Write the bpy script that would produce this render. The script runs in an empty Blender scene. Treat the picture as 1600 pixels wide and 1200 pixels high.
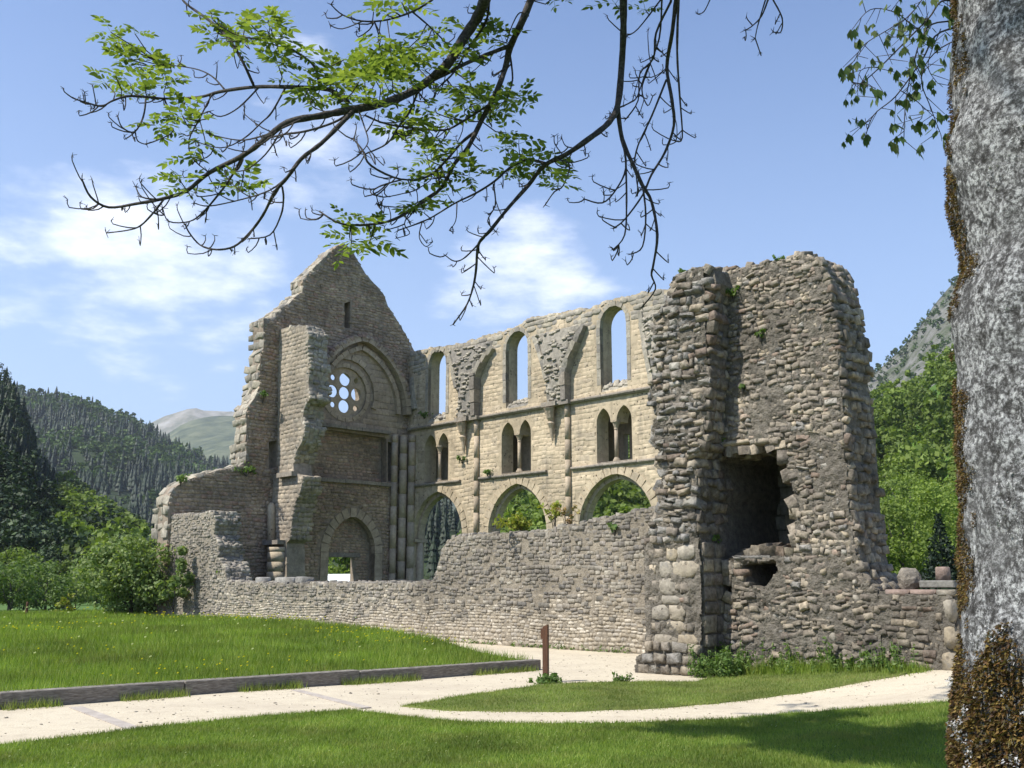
import bpy, bmesh, math, random
import numpy as np
from mathutils import Vector, Matrix, noise
from mathutils.geometry import tessellate_polygon

R = random.Random(11)
NR = np.random.default_rng(7)
rad = math.radians
scene = bpy.context.scene
COL = scene.collection

# ------------------------------------------------------------------ camera
FPX = 1600.0
PITCH = math.atan(312 / FPX)
EYE = 1.6
cam_d = bpy.data.cameras.new("camera")
cam = bpy.data.objects.new("camera", cam_d)
COL.objects.link(cam)
cam.location = (0, 0, EYE)
cam.rotation_euler = (math.pi / 2 + PITCH, 0, 0)
cam_d.sensor_width = 36
cam_d.lens = 36 * FPX / 1600
cam_d.clip_start = 0.05
cam_d.clip_end = 12000
scene.camera = cam

# ------------------------------------------------------------------ sun and sky
SUN_AZ, SUN_EL = rad(67), rad(52)          # azimuth from -Y towards -X
SDIR = Vector((-math.sin(SUN_AZ) * math.cos(SUN_EL), -math.cos(SUN_AZ) * math.cos(SUN_EL), math.sin(SUN_EL)))
sun_d = bpy.data.lights.new("sun", 'SUN')
sun_d.energy = 5.0
sun_d.angle = rad(0.5)
sun_d.color = (1.0, 0.955, 0.88)
sun = bpy.data.objects.new("sun", sun_d)
sun.rotation_euler = SDIR.to_track_quat('Z', 'Y').to_euler()
COL.objects.link(sun)
SKY_STRENGTH = 0.108
SKY_TINT = (0.80, 0.985, 1.24)
CLOUD = (10.4, 10.5, 11.0)
EXPOSURE = 0.62
scene.view_settings.view_transform = 'Standard'
scene.view_settings.look = 'None'
scene.view_settings.exposure = EXPOSURE
scene.view_settings.gamma = 1
scene.view_settings.use_curve_mapping = False


def ray(px, py):
    x = (px - 800) / FPX
    y = (600 - py) / FPX
    return Vector((x, math.cos(PITCH) - y * math.sin(PITCH), math.sin(PITCH) + y * math.cos(PITCH)))


def at(px, py, Y):
    r = ray(px, py)
    t = Y / r.y
    return Vector((r.x * t, Y, EYE + r.z * t))


def project(p):
    d = Vector(p) - Vector((0, 0, EYE))
    zc = d.y * math.cos(PITCH) + d.z * math.sin(PITCH)
    yc = -d.y * math.sin(PITCH) + d.z * math.cos(PITCH)
    if zc < 0.05:
        return None
    return (800 + FPX * d.x / zc, 600 - FPX * yc / zc, zc)


# node helper -------------------------------------------------------
class NT:
    def __init__(s, tree):
        s.t = tree
        tree.nodes.clear()

    def n(s, typ, **kw):
        nd = s.t.nodes.new(typ)
        for k, v in kw.items():
            if k.startswith('i_'):
                key = k[2:]
                key = int(key) if key.isdigit() else key.replace('_', ' ')
                s.put(nd, key, v)
            else:
                setattr(nd, k, v)
        return nd

    def put(s, nd, key, v):
        if isinstance(v, bpy.types.NodeSocket):
            s.t.links.new(v, nd.inputs[key])
        else:
            nd.inputs[key].default_value = v

    def math(s, op, a, b=0.0, c=None, clamp=False):
        nd = s.t.nodes.new('ShaderNodeMath')
        nd.operation = op
        nd.use_clamp = clamp
        s.put(nd, 0, a)
        s.put(nd, 1, b)
        if c is not None:
            s.put(nd, 2, c)
        return nd.outputs[0]

    def mix(s, fac, a, b, mode='MIX'):
        nd = s.t.nodes.new('ShaderNodeMix')
        nd.data_type = 'RGBA'
        nd.blend_type = mode
        s.put(nd, 0, fac)
        s.put(nd, 6, a if isinstance(a, bpy.types.NodeSocket) else (*a, 1))
        s.put(nd, 7, b if isinstance(b, bpy.types.NodeSocket) else (*b, 1))
        return nd.outputs[2]

    def ramp(s, fac, stops, interp='LINEAR'):
        nd = s.t.nodes.new('ShaderNodeValToRGB')
        nd.color_ramp.interpolation = interp
        el = nd.color_ramp.elements
        if len(stops) == 1:
            stops = [stops[0], (1.0, stops[0][1])]
        while len(el) < len(stops):
            el.new(0.5)
        for e, (p, c) in zip(el, stops):
            e.position = p
            e.color = (*c, 1) if len(c) == 3 else c
        s.put(nd, 0, fac)
        return nd.outputs[0]

    def noise(s, vec, scale, detail=4, rough=.55):
        nd = s.n('ShaderNodeTexNoise')
        nd.inputs['Scale'].default_value = scale
        nd.inputs['Detail'].default_value = detail
        nd.inputs['Roughness'].default_value = rough
        s.t.links.new(vec, nd.inputs['Vector'])
        return nd.outputs[0]

    def mr(s, v, a, b, c=0.0, d=1.0, smooth=False):
        nd = s.n('ShaderNodeMapRange')
        nd.interpolation_type = 'SMOOTHSTEP' if smooth else 'LINEAR'
        nd.clamp = True
        s.put(nd, 0, v)
        for i, q in enumerate((a, b, c, d)):
            nd.inputs[i + 1].default_value = q
        return nd.outputs[0]


# world ---------------------------------------------------------------
world = bpy.data.worlds.new("World")
scene.world = world
world.use_nodes = True
W = NT(world.node_tree)
sky = W.n('ShaderNodeTexSky', sky_type='NISHITA', sun_disc=False)
sky.sun_elevation = SUN_EL
sky.sun_rotation = math.atan2(SDIR.x, SDIR.y)
sky.altitude = 800
sky.air_density = 1.0
sky.dust_density = 1.2
sky.ozone_density = 1.0
tc = W.n('ShaderNodeTexCoord')
dirv = tc.outputs['Generated']
sep = W.n('ShaderNodeSeparateXYZ')
W.put(sep, 0, dirv)
zz = W.math('MAXIMUM', sep.outputs[2], 0.0)
den = W.math('ADD', zz, 0.22)
comb = W.n('ShaderNodeCombineXYZ')
W.put(comb, 0, W.math('DIVIDE', sep.outputs[0], den))
W.put(comb, 1, W.math('DIVIDE', sep.outputs[1], den))
W.put(comb, 2, W.math('MULTIPLY', sep.outputs[2], 3.0))
cv = comb.outputs[0]
n1 = W.noise(cv, 2.3, 7, .6)
n2 = W.noise(cv, 7.0, 5, .6)
dens = W.math('ADD', W.math('MULTIPLY', n1, 0.75), W.math('MULTIPLY', n2, 0.35))
# cloud banks seen in the left and middle of the sky, thinning elsewhere
bias = None
for px, py, r_, w_ in ((190, 420, 8, .29), (345, 450, 5.5, .28), (60, 415, 6.5, .25), (60, 250, 3.5, .16), (480, 265, 4.5, .2),
                       (760, 440, 5, .22), (830, 400, 5, .22), (640, 250, 5, .10), (450, 100, 4, .16),
                       (880, 470, 4, .12), (-300, 380, 14, .14), (-700, 200, 16, .14)):
    d = ray(px, py).normalized()
    vm = W.n('ShaderNodeVectorMath', operation='DOT_PRODUCT')
    W.put(vm, 0, dirv)
    vm.inputs[1].default_value = d
    b = W.mr(vm.outputs['Value'], math.cos(rad(r_)), math.cos(rad(r_ * .15)), 0, w_, True)
    bias = b if bias is None else W.math('MAXIMUM', bias, b)
mask = W.mr(W.math('ADD', dens, bias), 0.69, 0.97, 0, 0.74, True)
hz = W.mr(zz, 0.0, 0.6, 0.5, 0.03, True)     # pale air towards the horizon
skyc = W.mix(1.0, sky.outputs[0], SKY_TINT, 'MULTIPLY')
skyc = W.mix(hz, skyc, (4.9, 6.3, 8.3))
skyc = W.mix(mask, skyc, CLOUD)
bg = W.n('ShaderNodeBackground')
W.put(bg, 0, skyc)
bg.inputs[1].default_value = SKY_STRENGTH
wo = W.n('ShaderNodeOutputWorld')
W.t.links.new(bg.outputs[0], wo.inputs[0])

# ------------------------------------------------------------------ materials
def new_mat(name):
    m = bpy.data.materials.new(name)
    m.use_nodes = True
    return m, NT(m.node_tree)


def finish(N_, col, rough=.9, bump=None, bs=.3, bd=.02, spec=.25):
    p = N_.n('ShaderNodeBsdfPrincipled')
    N_.put(p, 'Base Color', col)
    N_.put(p, 'Roughness', rough)
    p.inputs['Specular IOR Level'].default_value = spec
    if bump is not None:
        b = N_.n('ShaderNodeBump')
        b.inputs['Strength'].default_value = bs
        b.inputs['Distance'].default_value = bd
        N_.put(b, 'Height', bump)
        N_.put(p, 'Normal', b.outputs[0])
    o = N_.n('ShaderNodeOutputMaterial')
    N_.t.links.new(p.outputs[0], o.inputs[0])


def stone_mat(name, palette, lichen=None, lich_amt=.5, fine=14, pits=0.0, patch=None, contrast=.45, bs=.6, bd=.03, bigc=.22, streak=0.0):
    m, n = new_mat(name)
    g = n.n('ShaderNodeNewGeometry')
    oi = n.n('ShaderNodeObjectInfo')
    pos = g.outputs['Position']
    rnd = n.math('FRACT', n.math('ADD', g.outputs['Random Per Island'], oi.outputs['Random']))
    k = len(palette)
    c = n.ramp(rnd, [((i + .5) / k, q) for i, q in enumerate(palette)])
    f = n.noise(pos, fine, 6, .65)
    v = n.mr(f, .25, .75, 1 - contrast, 1 + contrast)
    vc = n.n('ShaderNodeCombineColor')
    for i in range(3):
        n.put(vc, i, v)
    c = n.mix(1, c, vc.outputs[0], 'MULTIPLY')
    big = n.noise(pos, .55, 4, .6)
    bv = n.mr(big, .3, .7, 1 - bigc, 1 + bigc)
    vb = n.n('ShaderNodeCombineColor')
    for i in range(3):
        n.put(vb, i, bv)
    c = n.mix(1, c, vb.outputs[0], 'MULTIPLY')
    if streak:
        mp = n.n('ShaderNodeMapping')
        mp.inputs['Scale'].default_value = (1.6, 1.6, .16)
        n.put(mp, 0, pos)
        sf = n.math('MULTIPLY', n.mr(n.noise(mp.outputs[0], 1.5, 6, .65), .5, .68), n.mr(n.noise(pos, .35, 3), .35, .6))
        c = n.mix(n.math('MULTIPLY', sf, streak), c, (.12, .105, .085))
    if patch:
        pf = n.mr(n.noise(pos, .9, 5, .6), .5, .68, 0, .75)
        c = n.mix(pf, c, patch)
    if lichen:
        lf = n.math('MULTIPLY', n.mr(n.noise(pos, 5, 6, .7), .54, .68), n.mr(n.noise(pos, 1.1, 3), .38, .6, 0, lich_amt))
        c = n.mix(lf, c, lichen)
    hgt = n.math('ADD', f, n.math('MULTIPLY', n.noise(pos, fine * 3.2, 3), .5))
    if pits:
        vo = n.n('ShaderNodeTexVoronoi', i_Scale=5.5)
        n.put(vo, 'Vector', pos)
        pz = n.math('MULTIPLY', n.mr(vo.outputs[0], .15, .25, 1, 0), n.mr(n.noise(pos, 1.7, 3), .45, .6))
        c = n.mix(n.math('MULTIPLY', pz, pits), c, (.07, .055, .04))
        hgt = n.math('SUBTRACT', hgt, n.math('MULTIPLY', pz, 1.5))
    finish(n, c, .93, hgt, bs, bd, .15)
    return m


def simple_mat(name, stops, scale=6, rough=.85, bs=.3, bd=.02, stretch=None, spec=.25):
    m, n = new_mat(name)
    g = n.n('ShaderNodeNewGeometry')
    pos = g.outputs['Position']
    if stretch:
        mp = n.n('ShaderNodeMapping')
        mp.inputs['Scale'].default_value = stretch
        n.put(mp, 0, pos)
        pos = mp.outputs[0]
    f = n.noise(pos, scale, 7, .65)
    c = n.ramp(f, stops)
    finish(n, c, rough, f, bs, bd, spec)
    return m


def leaf_mat(name, cols, trans=.35, big=None, dry=0.0):
    m, n = new_mat(name)
    g = n.n('ShaderNodeNewGeometry')
    oi = n.n('ShaderNodeObjectInfo')
    rnd = n.math('FRACT', n.math('ADD', g.outputs['Random Per Island'], oi.outputs['Random']))
    k = len(cols)
    c = n.ramp(rnd, [((i + .5) / k, q) for i, q in enumerate(cols)])
    if big:
        f = n.noise(g.outputs['Position'], big, 3, .5)
        v = n.mr(f, .3, .7, .6, 1.4)
        vc = n.n('ShaderNodeCombineColor')
        for i in range(3):
            n.put(vc, i, v)
        c = n.mix(1, c, vc.outputs[0], 'MULTIPLY')
        if dry:
            c = n.mix(n.mr(n.noise(g.outputs['Position'], big * 1.7 + .3, 5, .65), .5, .72, 0, dry), c, (.27, .24, .085))
    p = n.n('ShaderNodeBsdfPrincipled')
    n.put(p, 'Base Color', c)
    p.inputs['Roughness'].default_value = .6
    p.inputs['Specular IOR Level'].default_value = .25
    t = n.n('ShaderNodeBsdfTranslucent')
    tcol = n.mix(1, c, (1.25, 1.35, .55), 'MULTIPLY')
    n.put(t, 0, tcol)
    ms = n.n('ShaderNodeMixShader')
    ms.inputs[0].default_value = trans
    n.t.links.new(p.outputs[0], ms.inputs[1])
    n.t.links.new(t.outputs[0], ms.inputs[2])
    o = n.n('ShaderNodeOutputMaterial')
    n.t.links.new(ms.outputs[0], o.inputs[0])
    return m


MT = {}
MT['ruin'] = stone_mat('ruin_stone', [(0.138, 0.119, 0.096), (0.209, 0.179, 0.139), (0.110, 0.097, 0.081), (0.264, 0.224, 0.168), (0.171, 0.146, 0.113), (0.220, 0.187, 0.144),
                                      (0.127, 0.110, 0.091), (0.198, 0.148, 0.113), (0.182, 0.156, 0.123), (0.319, 0.265, 0.192), (0.154, 0.132, 0.106)],
                       lichen=(0.363, 0.328, 0.264), lich_amt=.7, fine=11, contrast=.65, bigc=.4)
MT['ruin_mortar'] = stone_mat('ruin_mortar', [(.15, .133, .108)], lichen=(.10, .10, .07), fine=9, contrast=.5, bs=1, bd=.06)
MT['boulder'] = stone_mat('boulder_stone', [(.23, .215, .19), (.185, .175, .16), (.28, .26, .22), (.21, .185, .155), (.31, .265, .20)],
                          lichen=(.10, .10, .075), lich_amt=.8, fine=8, contrast=.5, bs=.9, bd=.05)
MT['ashlar'] = stone_mat('ashlar_block', [(.27, .225, .16), (.31, .26, .185), (.235, .21, .17), (.28, .25, .20)], lichen=(.19, .18, .16), lich_amt=.8, fine=9, pits=.7)
MT['low_top'] = stone_mat('low_wall_stone', [(.165, .15, .125), (.235, .21, .17), (.30, .27, .215), (.19, .17, .142), (.26, .225, .175), (.14, .13, .115), (.215, .19, .16)],
                          lichen=(.30, .285, .25), lich_amt=.35, fine=10, bigc=.35, streak=.5)
MT['low_pale'] = stone_mat('pale_wall_stone', [(.30, .255, .19), (.39, .34, .26), (.25, .215, .165), (.34, .29, .215), (.45, .40, .32), (.28, .25, .205)],
                           lichen=(.20, .18, .15), fine=10)
MT['low_mortar'] = stone_mat('low_wall_mortar', [(.25, .215, .165)], fine=8, contrast=.4, bs=1, bd=.04)
MT['lime'] = stone_mat('limestone_block', [(.45, .365, .25), (.49, .40, .275), (.43, .35, .24), (.47, .385, .265), (.40, .33, .235)],
                       lichen=(.30, .26, .195), lich_amt=.5, fine=5, pits=.95, contrast=.35, streak=.6, patch=None, bs=.4)
MT['lime_mortar'] = stone_mat('lime_mortar', [(.41, .335, .23)], lichen=(.26, .22, .16), fine=5, contrast=.3, streak=.6, pits=.8)
MT['grey_top'] = stone_mat('weathered_block', [(.30, .27, .215), (.35, .315, .25), (.26, .235, .195), (.38, .335, .255), (.23, .21, .18)],
                           lichen=(.17, .16, .135), lich_amt=.7, fine=6, contrast=.4)
MT['gable'] = stone_mat('gable_stone', [(.27, .205, .145), (.345, .265, .185), (.305, .23, .165), (.235, .185, .14), (.385, .30, .21), (.315, .21, .155)],
                        lichen=(.36, .33, .27), lich_amt=.4, fine=7, contrast=.5, streak=.6, bigc=.32)
MT['stump'] = stone_mat('stump_stone', [(.31, .26, .195), (.35, .295, .22), (.27, .23, .18), (.33, .275, .205), (.245, .215, .17)], lichen=(.22, .20, .16), fine=6, contrast=.4, bigc=.3)
MT['gable_mortar'] = stone_mat('gable_mortar', [(.26, .21, .16)], fine=6, contrast=.35)
MT['trim'] = stone_mat('moulded_stone', [(.36, .29, .205), (.41, .33, .24), (.32, .26, .19)], lichen=(.24, .22, .18), fine=6, contrast=.3)
MT['trim_dark'] = stone_mat('weathered_moulding', [(.24, .21, .17), (.28, .24, .19), (.21, .185, .155)], fine=8, contrast=.4)
MT['slab'] = stone_mat('slab_stone', [(.23, .22, .20), (.20, .19, .17), (.26, .245, .215)], lichen=(.18, .17, .14), fine=8)
MT['redslab'] = stone_mat('red_slab', [(.235, .175, .145), (.27, .20, .165)], lichen=(.20, .19, .17), fine=8, contrast=.5)
MT['beam'] = simple_mat('grey_timber', [(.3, (.095, .08, .068)), (.5, (.18, .16, .135)), (.7, (.30, .27, .235))], 3, .85, .5, .01, (3, 3, 20))
MT['strip'] = simple_mat('path_timber', [(.3, (.29, .25, .215)), (.7, (.45, .40, .34))], 5, .85)
MT['post'] = simple_mat('brown_wood', [(.3, (.07, .034, .02)), (.7, (.14, .066, .036))], 5, .7, .3, .01, (8, 8, 1))
MT['white'] = simple_mat('white_board', [(.3, (.72, .74, .78)), (.7, (.82, .83, .85))], 2, .6)


def gravel_mat():
    m, n = new_mat('gravel')
    pos = n.n('ShaderNodeNewGeometry').outputs['Position']
    f = n.noise(pos, 55, 4, .7)
    g = n.noise(pos, .8, 5, .6)
    g2 = n.noise(pos, 5, 5, .7)
    c = n.ramp(f, [(.3, (.39, .33, .235)), (.5, (.52, .455, .34)), (.72, (.63, .57, .44))])
    c = n.mix(n.mr(g, .42, .68, 0, .6), c, (.40, .34, .26))
    c = n.mix(n.mr(g2, .52, .72, 0, .6), c, (.33, .275, .20))
    finish(n, c, .95, f, .5, .01, .1)
    return m


def turf_mat(name, a, b, c_, dry):
    m, n = new_mat(name)
    pos = n.n('ShaderNodeNewGeometry').outputs['Position']
    f = n.noise(pos, 30, 5, .7)
    g = n.noise(pos, .7, 4, .6)
    c = n.ramp(f, [(.3, a), (.5, b), (.72, c_)])
    c = n.mix(n.mr(g, .5, .75, 0, .6), c, dry)
    finish(n, c, .95, f, .8, .03, .1)
    return m


MT['gravel'] = gravel_mat()
MT['turf'] = turf_mat('turf', (.06, .10, .016), (.085, .14, .024), (.12, .18, .035), (.13, .16, .045))
MT['turf_dry'] = turf_mat('path_edge_turf', (.08, .11, .025), (.13, .16, .045), (.19, .20, .07), (.23, .20, .09))
MT['blade'] = leaf_mat('grass_blade', [(.14, .21, .03), (.18, .255, .042), (.225, .29, .058), (.15, .22, .035), (.27, .31, .08)], .42, .8, .5)
MT['blade_meadow'] = leaf_mat('meadow_blade', [(.13, .20, .025), (.17, .25, .034), (.22, .29, .05), (.14, .21, .028), (.26, .31, .07)], .42, .5, .45)
MT['blade_dry'] = leaf_mat('short_dry_blade', [(.17, .235, .048), (.22, .275, .068), (.28, .30, .105), (.145, .215, .036)], .42, 1.0, .6)
MT['weed'] = leaf_mat('weed_leaf', [(.09, .16, .035), (.13, .20, .05), (.17, .23, .07), (.07, .13, .028)], .38)
MT['ashleaf'] = leaf_mat('ash_leaf', [(.075, .115, .03), (.19, .25, .06), (.27, .32, .095), (.11, .16, .035), (.22, .28, .075)], .45)
MT['smallleaf'] = leaf_mat('small_leaf', [(.06, .11, .03), (.09, .14, .04), (.12, .15, .05)], .3)
MT['bushleaf'] = leaf_mat('bush_leaf', [(.12, .18, .05), (.16, .22, .065), (.20, .26, .085), (.25, .30, .12)], .4)
MT['treeleaf'] = leaf_mat('orchard_leaf', [(.075, .12, .03), (.10, .16, .038), (.13, .19, .05)], .35)
MT['springleaf'] = leaf_mat('spring_woodland', [(.10, .15, .026), (.14, .195, .034), (.185, .24, .046), (.12, .17, .03)], .34, .05)
MT['darkwood'] = leaf_mat('dark_woodland', [(.02, .036, .014), (.027, .047, .017), (.035, .06, .02), (.05, .085, .022)], .12, .012)
MT['conifer'] = leaf_mat('conifer_needles', [(.011, .022, .012), (.016, .030, .014), (.022, .038, .016), (.014, .026, .016)], .05, .01)
MT['midwood'] = leaf_mat('mixed_woodland', [(.045, .085, .02), (.07, .12, .025), (.09, .14, .03)], .2, .02)
MT['yellowplant'] = leaf_mat('yellow_leaf', [(.26, .27, .035), (.20, .25, .03), (.32, .28, .05), (.16, .22, .03)], .35)
MT['redplant'] = leaf_mat('rusty_leaf', [(.38, .25, .14), (.33, .20, .10), (.30, .26, .09)], .35)
MT['yellow'] = leaf_mat('yellow_petal', [(.75, .62, .03), (.7, .6, .05)], .2)
MT['pale'] = leaf_mat('white_petal', [(.75, .75, .7), (.65, .65, .6)], .2)
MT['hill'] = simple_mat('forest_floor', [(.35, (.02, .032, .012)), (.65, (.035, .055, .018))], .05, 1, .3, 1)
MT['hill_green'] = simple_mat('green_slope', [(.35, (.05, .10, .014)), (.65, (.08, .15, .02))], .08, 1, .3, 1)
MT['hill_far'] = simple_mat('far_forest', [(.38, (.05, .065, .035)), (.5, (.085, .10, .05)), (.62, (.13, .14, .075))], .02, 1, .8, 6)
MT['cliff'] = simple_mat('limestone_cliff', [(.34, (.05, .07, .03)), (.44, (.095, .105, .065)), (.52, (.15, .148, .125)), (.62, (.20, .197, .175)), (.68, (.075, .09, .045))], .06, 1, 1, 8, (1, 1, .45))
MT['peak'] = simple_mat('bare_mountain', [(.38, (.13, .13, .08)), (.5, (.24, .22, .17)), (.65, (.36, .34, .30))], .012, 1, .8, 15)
MT['meadow_far'] = simple_mat('far_meadow', [(.35, (.05, .10, .018)), (.65, (.085, .15, .03))], .3, 1, .3, .1)


def bark_mats():
    m, n = new_mat('lichen_bark')
    pos = n.n('ShaderNodeNewGeometry').outputs['Position']
    p = pos
    a = n.noise(p, 30, 9, .78)
    b = n.noise(p, 95, 6, .75)
    big = n.noise(p, 6, 4, .6)
    c = n.ramp(a, [(.36, (.05, .046, .042)), (.45, (.17, .165, .16)), (.51, (.42, .415, .41)), (.57, (.68, .675, .66))])
    c = n.mix(n.mr(b, .44, .56, .85, 0), c, (.05, .047, .044))
    c = n.mix(n.mr(big, .5, .66, 0, .45), c, (.20, .195, .19))
    vo = n.n('ShaderNodeTexVoronoi', i_Scale=48.0)
    n.put(vo, 'Vector', p)
    spot = n.math('MULTIPLY', n.mr(vo.outputs[0], .10, .34, .8, 0), n.mr(n.noise(p, 11, 4, .6), .42, .6))
    c = n.mix(spot, c, (.66, .655, .64))
    finish(n, c, .95, n.math('ADD', a, n.math('MULTIPLY', b, .6)), 1, .02, .1)
    m2 = simple_mat('dark_bark', [(.3, (.022, .018, .016)), (.5, (.05, .042, .038)), (.72, (.12, .11, .095))], 60, .9, .6, .005)
    m3 = leaf_mat('moss', [(.055, .029, .014), (.115, .058, .018), (.165, .10, .025), (.045, .027, .016), (.22, .15, .038), (.10, .085, .025), (.04, .027, .02)], .18, 22)
    m4 = leaf_mat('lichen', [(.38, .37, .37), (.30, .30, .30), (.45, .44, .43)], .1)
    return m, m2, m3, m4


MT['bark'], MT['darkbark'], MT['moss'], MT['lichen'] = bark_mats()
MT['trunk'] = simple_mat('tree_bark', [(.3, (.03, .026, .022)), (.7, (.10, .09, .075))], 8, .9)

# ------------------------------------------------------------------ object helpers
def link(name, me, mat=None, parent=None):
    o = bpy.data.objects.new(name, me)
    COL.objects.link(o)
    if mat is not None and len(me.materials) == 0:
        me.materials.append(MT[mat] if isinstance(mat, str) else mat)
    if parent is not None:
        o.parent = parent
        base = Vector(parent.get('base', (0, 0, 0)))
        o.matrix_parent_inverse = Matrix.Translation(-base)
    return o


def sub(o, parent):
    """parent a world-space object under a part that sits at the world origin frame"""
    o.parent = parent
    o.matrix_parent_inverse = Matrix()
    return o


def thing(name, label, cat, loc, group=None):
    o = bpy.data.objects.new(name, None)
    o.empty_display_size = .3
    o.location = loc
    o['base'] = tuple(loc)
    COL.objects.link(o)
    tag(o, label, cat, group)
    return o


def tag(o, label, cat, group=None):
    o['label'] = label
    o['category'] = cat
    if group:
        o['group'] = group
    return o


def mesh_np(name, v, f, smooth=False):
    """v (n,3), f (m,k) numpy"""
    me = bpy.data.meshes.new(name)
    v = np.asarray(v, dtype=np.float32)
    f = np.asarray(f, dtype=np.int32)
    k = f.shape[1]
    me.vertices.add(len(v))
    me.vertices.foreach_set('co', v.ravel())
    me.loops.add(f.size)
    me.loops.foreach_set('vertex_index', f.ravel())
    me.polygons.add(len(f))
    me.polygons.foreach_set('loop_start', np.arange(0, f.size, k, dtype=np.int32))
    me.polygons.foreach_set('loop_total', np.full(len(f), k, dtype=np.int32))
    if smooth:
        me.polygons.foreach_set('use_smooth', np.ones(len(f), dtype=bool))
    me.update(calc_edges=True)
    return me


def mesh_py(name, v, f, smooth=False):
    me = bpy.data.meshes.new(name)
    me.from_pydata([tuple(q) for q in v], [], f)
    if smooth:
        me.polygons.foreach_set('use_smooth', [True] * len(me.polygons))
    me.update()
    return me


class Mesh:
    """collect pieces for one mesh"""
    def __init__(s):
        s.v, s.f = [], []

    def add(s, v, f):
        b = len(s.v)
        s.v += [tuple(q) for q in v]
        s.f += [[i + b for i in q] for q in f]

    def box(s, c, ax, ay, az):
        c = Vector(c)
        v = [c + ax * i + ay * j + az * k for i in (-1, 1) for j in (-1, 1) for k in (-1, 1)]
        s.add(v, [(0, 1, 3, 2), (4, 6, 7, 5), (0, 4, 5, 1), (2, 3, 7, 6), (0, 2, 6, 4), (1, 5, 7, 3)])

    def tube(s, pts, rads, n=6, cap=True):
        pts = [Vector(p) for p in pts]
        m = len(pts)
        ring = []
        prev = None
        for i, p in enumerate(pts):
            d = (pts[min(i + 1, m - 1)] - pts[max(i - 1, 0)])
            d = d.normalized() if d.length > 1e-6 else Vector((0, 0, 1))
            if prev is None:
                a = d.orthogonal().normalized()
            else:
                a = (prev - d * prev.dot(d))
                a = a.normalized() if a.length > 1e-5 else d.orthogonal().normalized()
            prev = a
            b = d.cross(a)
            ring.append([p + (a * math.cos(2 * math.pi * k / n) + b * math.sin(2 * math.pi * k / n)) * rads[i] for k in range(n)])
        v = [q for r_ in ring for q in r_]
        f = []
        for i in range(m - 1):
            for k in range(n):
                f.append((i * n + k, i * n + (k + 1) % n, (i + 1) * n + (k + 1) % n, (i + 1) * n + k))
        if cap:
            f.append(list(range(n))[::-1])
            f.append([(m - 1) * n + k for k in range(n)])
        s.add(v, f)

    def build(s, name, mat, parent=None, smooth=False):
        return link(name, mesh_py(name, s.v, s.f, smooth), mat, parent)


def pip(x, y, poly):
    c = False
    j = len(poly) - 1
    for i in range(len(poly)):
        xi, yi = poly[i]
        xj, yj = poly[j]
        if (yi > y) != (yj > y) and x < (xj - xi) * (y - yi) / (yj - yi) + xi:
            c = not c
        j = i
    return c


def pip_np(x, y, poly):
    c = np.zeros(len(x), dtype=bool)
    j = len(poly) - 1
    for i in range(len(poly)):
        xi, yi = poly[i]
        xj, yj = poly[j]
        if yi != yj:
            c ^= ((yi > y) != (yj > y)) & (x < (xj - xi) * (y - yi) / (yj - yi) + xi)
        j = i
    return c


class Frame:
    """vertical wall plane: u along A, z up, n outwards along O"""
    def __init__(s, o, A, O):
        s.o = Vector((o[0], o[1], 0))
        s.A = Vector((A[0], A[1], 0)).normalized()
        s.O = Vector((O[0], O[1], 0)).normalized()

    def P(s, u, n, z):
        return s.o + s.A * u + s.O * n + Vector((0, 0, z))

    def uz(s, px, py, n=0.0):
        r = ray(px, py)
        o = s.o + s.O * n - Vector((0, 0, 0))
        t = o.dot(s.O) / (r.dot(s.O))
        p = r * t
        return ((p - o).dot(s.A), EYE + r.z * t)

    def poly(s, pts, n=0.0):
        return [s.uz(a, b, n) for a, b in pts]


def rough_line(pts, step, amp, seed=0, closed=False):
    out = []
    m = len(pts)
    for i in range(m if closed else m - 1):
        a, b = Vector(pts[i]), Vector(pts[(i + 1) % m])
        k = max(1, int((b - a).length / step))
        for q in range(k):
            p = a.lerp(b, q / k)
            if amp and (q or i):
                p += Vector((noise.noise((p.x * 3.1, p.y * 3.1, seed)), noise.noise((p.x * 3.1, p.y * 3.1, seed + 9.7)))) * amp
            out.append((p.x, p.y))
    if not closed:
        out.append(tuple(pts[-1]))
    return out


def wall_mesh(fr, outer, holes, n0, th):
    loops = [outer] + holes
    tri = tessellate_polygon([[Vector((a, b, 0)) for a, b in lp] for lp in loops])
    flat = [q for lp in loops for q in lp]
    nv = len(flat)
    v = [fr.P(a, n0, b) for a, b in flat] + [fr.P(a, n0 - th, b) for a, b in flat]
    f = []
    for t in tri:
        a, b, c = (Vector(v[i]) for i in t)
        t = list(t)
        if (b - a).cross(c - a).dot(fr.O) < 0:
            t = t[::-1]
        f.append(t)
        f.append([i + nv for i in t[::-1]])
    base = 0
    for lp in loops:
        k = len(lp)
        for i in range(k):
            j = (i + 1) % k
            f.append([base + i, base + j, base + j + nv, base + i + nv])
        base += k
    me = mesh_py('wall', v, f)
    bm = bmesh.new()
    bm.from_mesh(me)
    bmesh.ops.recalc_face_normals(bm, faces=bm.faces)
    bm.to_mesh(me)
    bm.free()
    return me


# stones -----------------------------------------------------------------
_variants = {}


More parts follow.
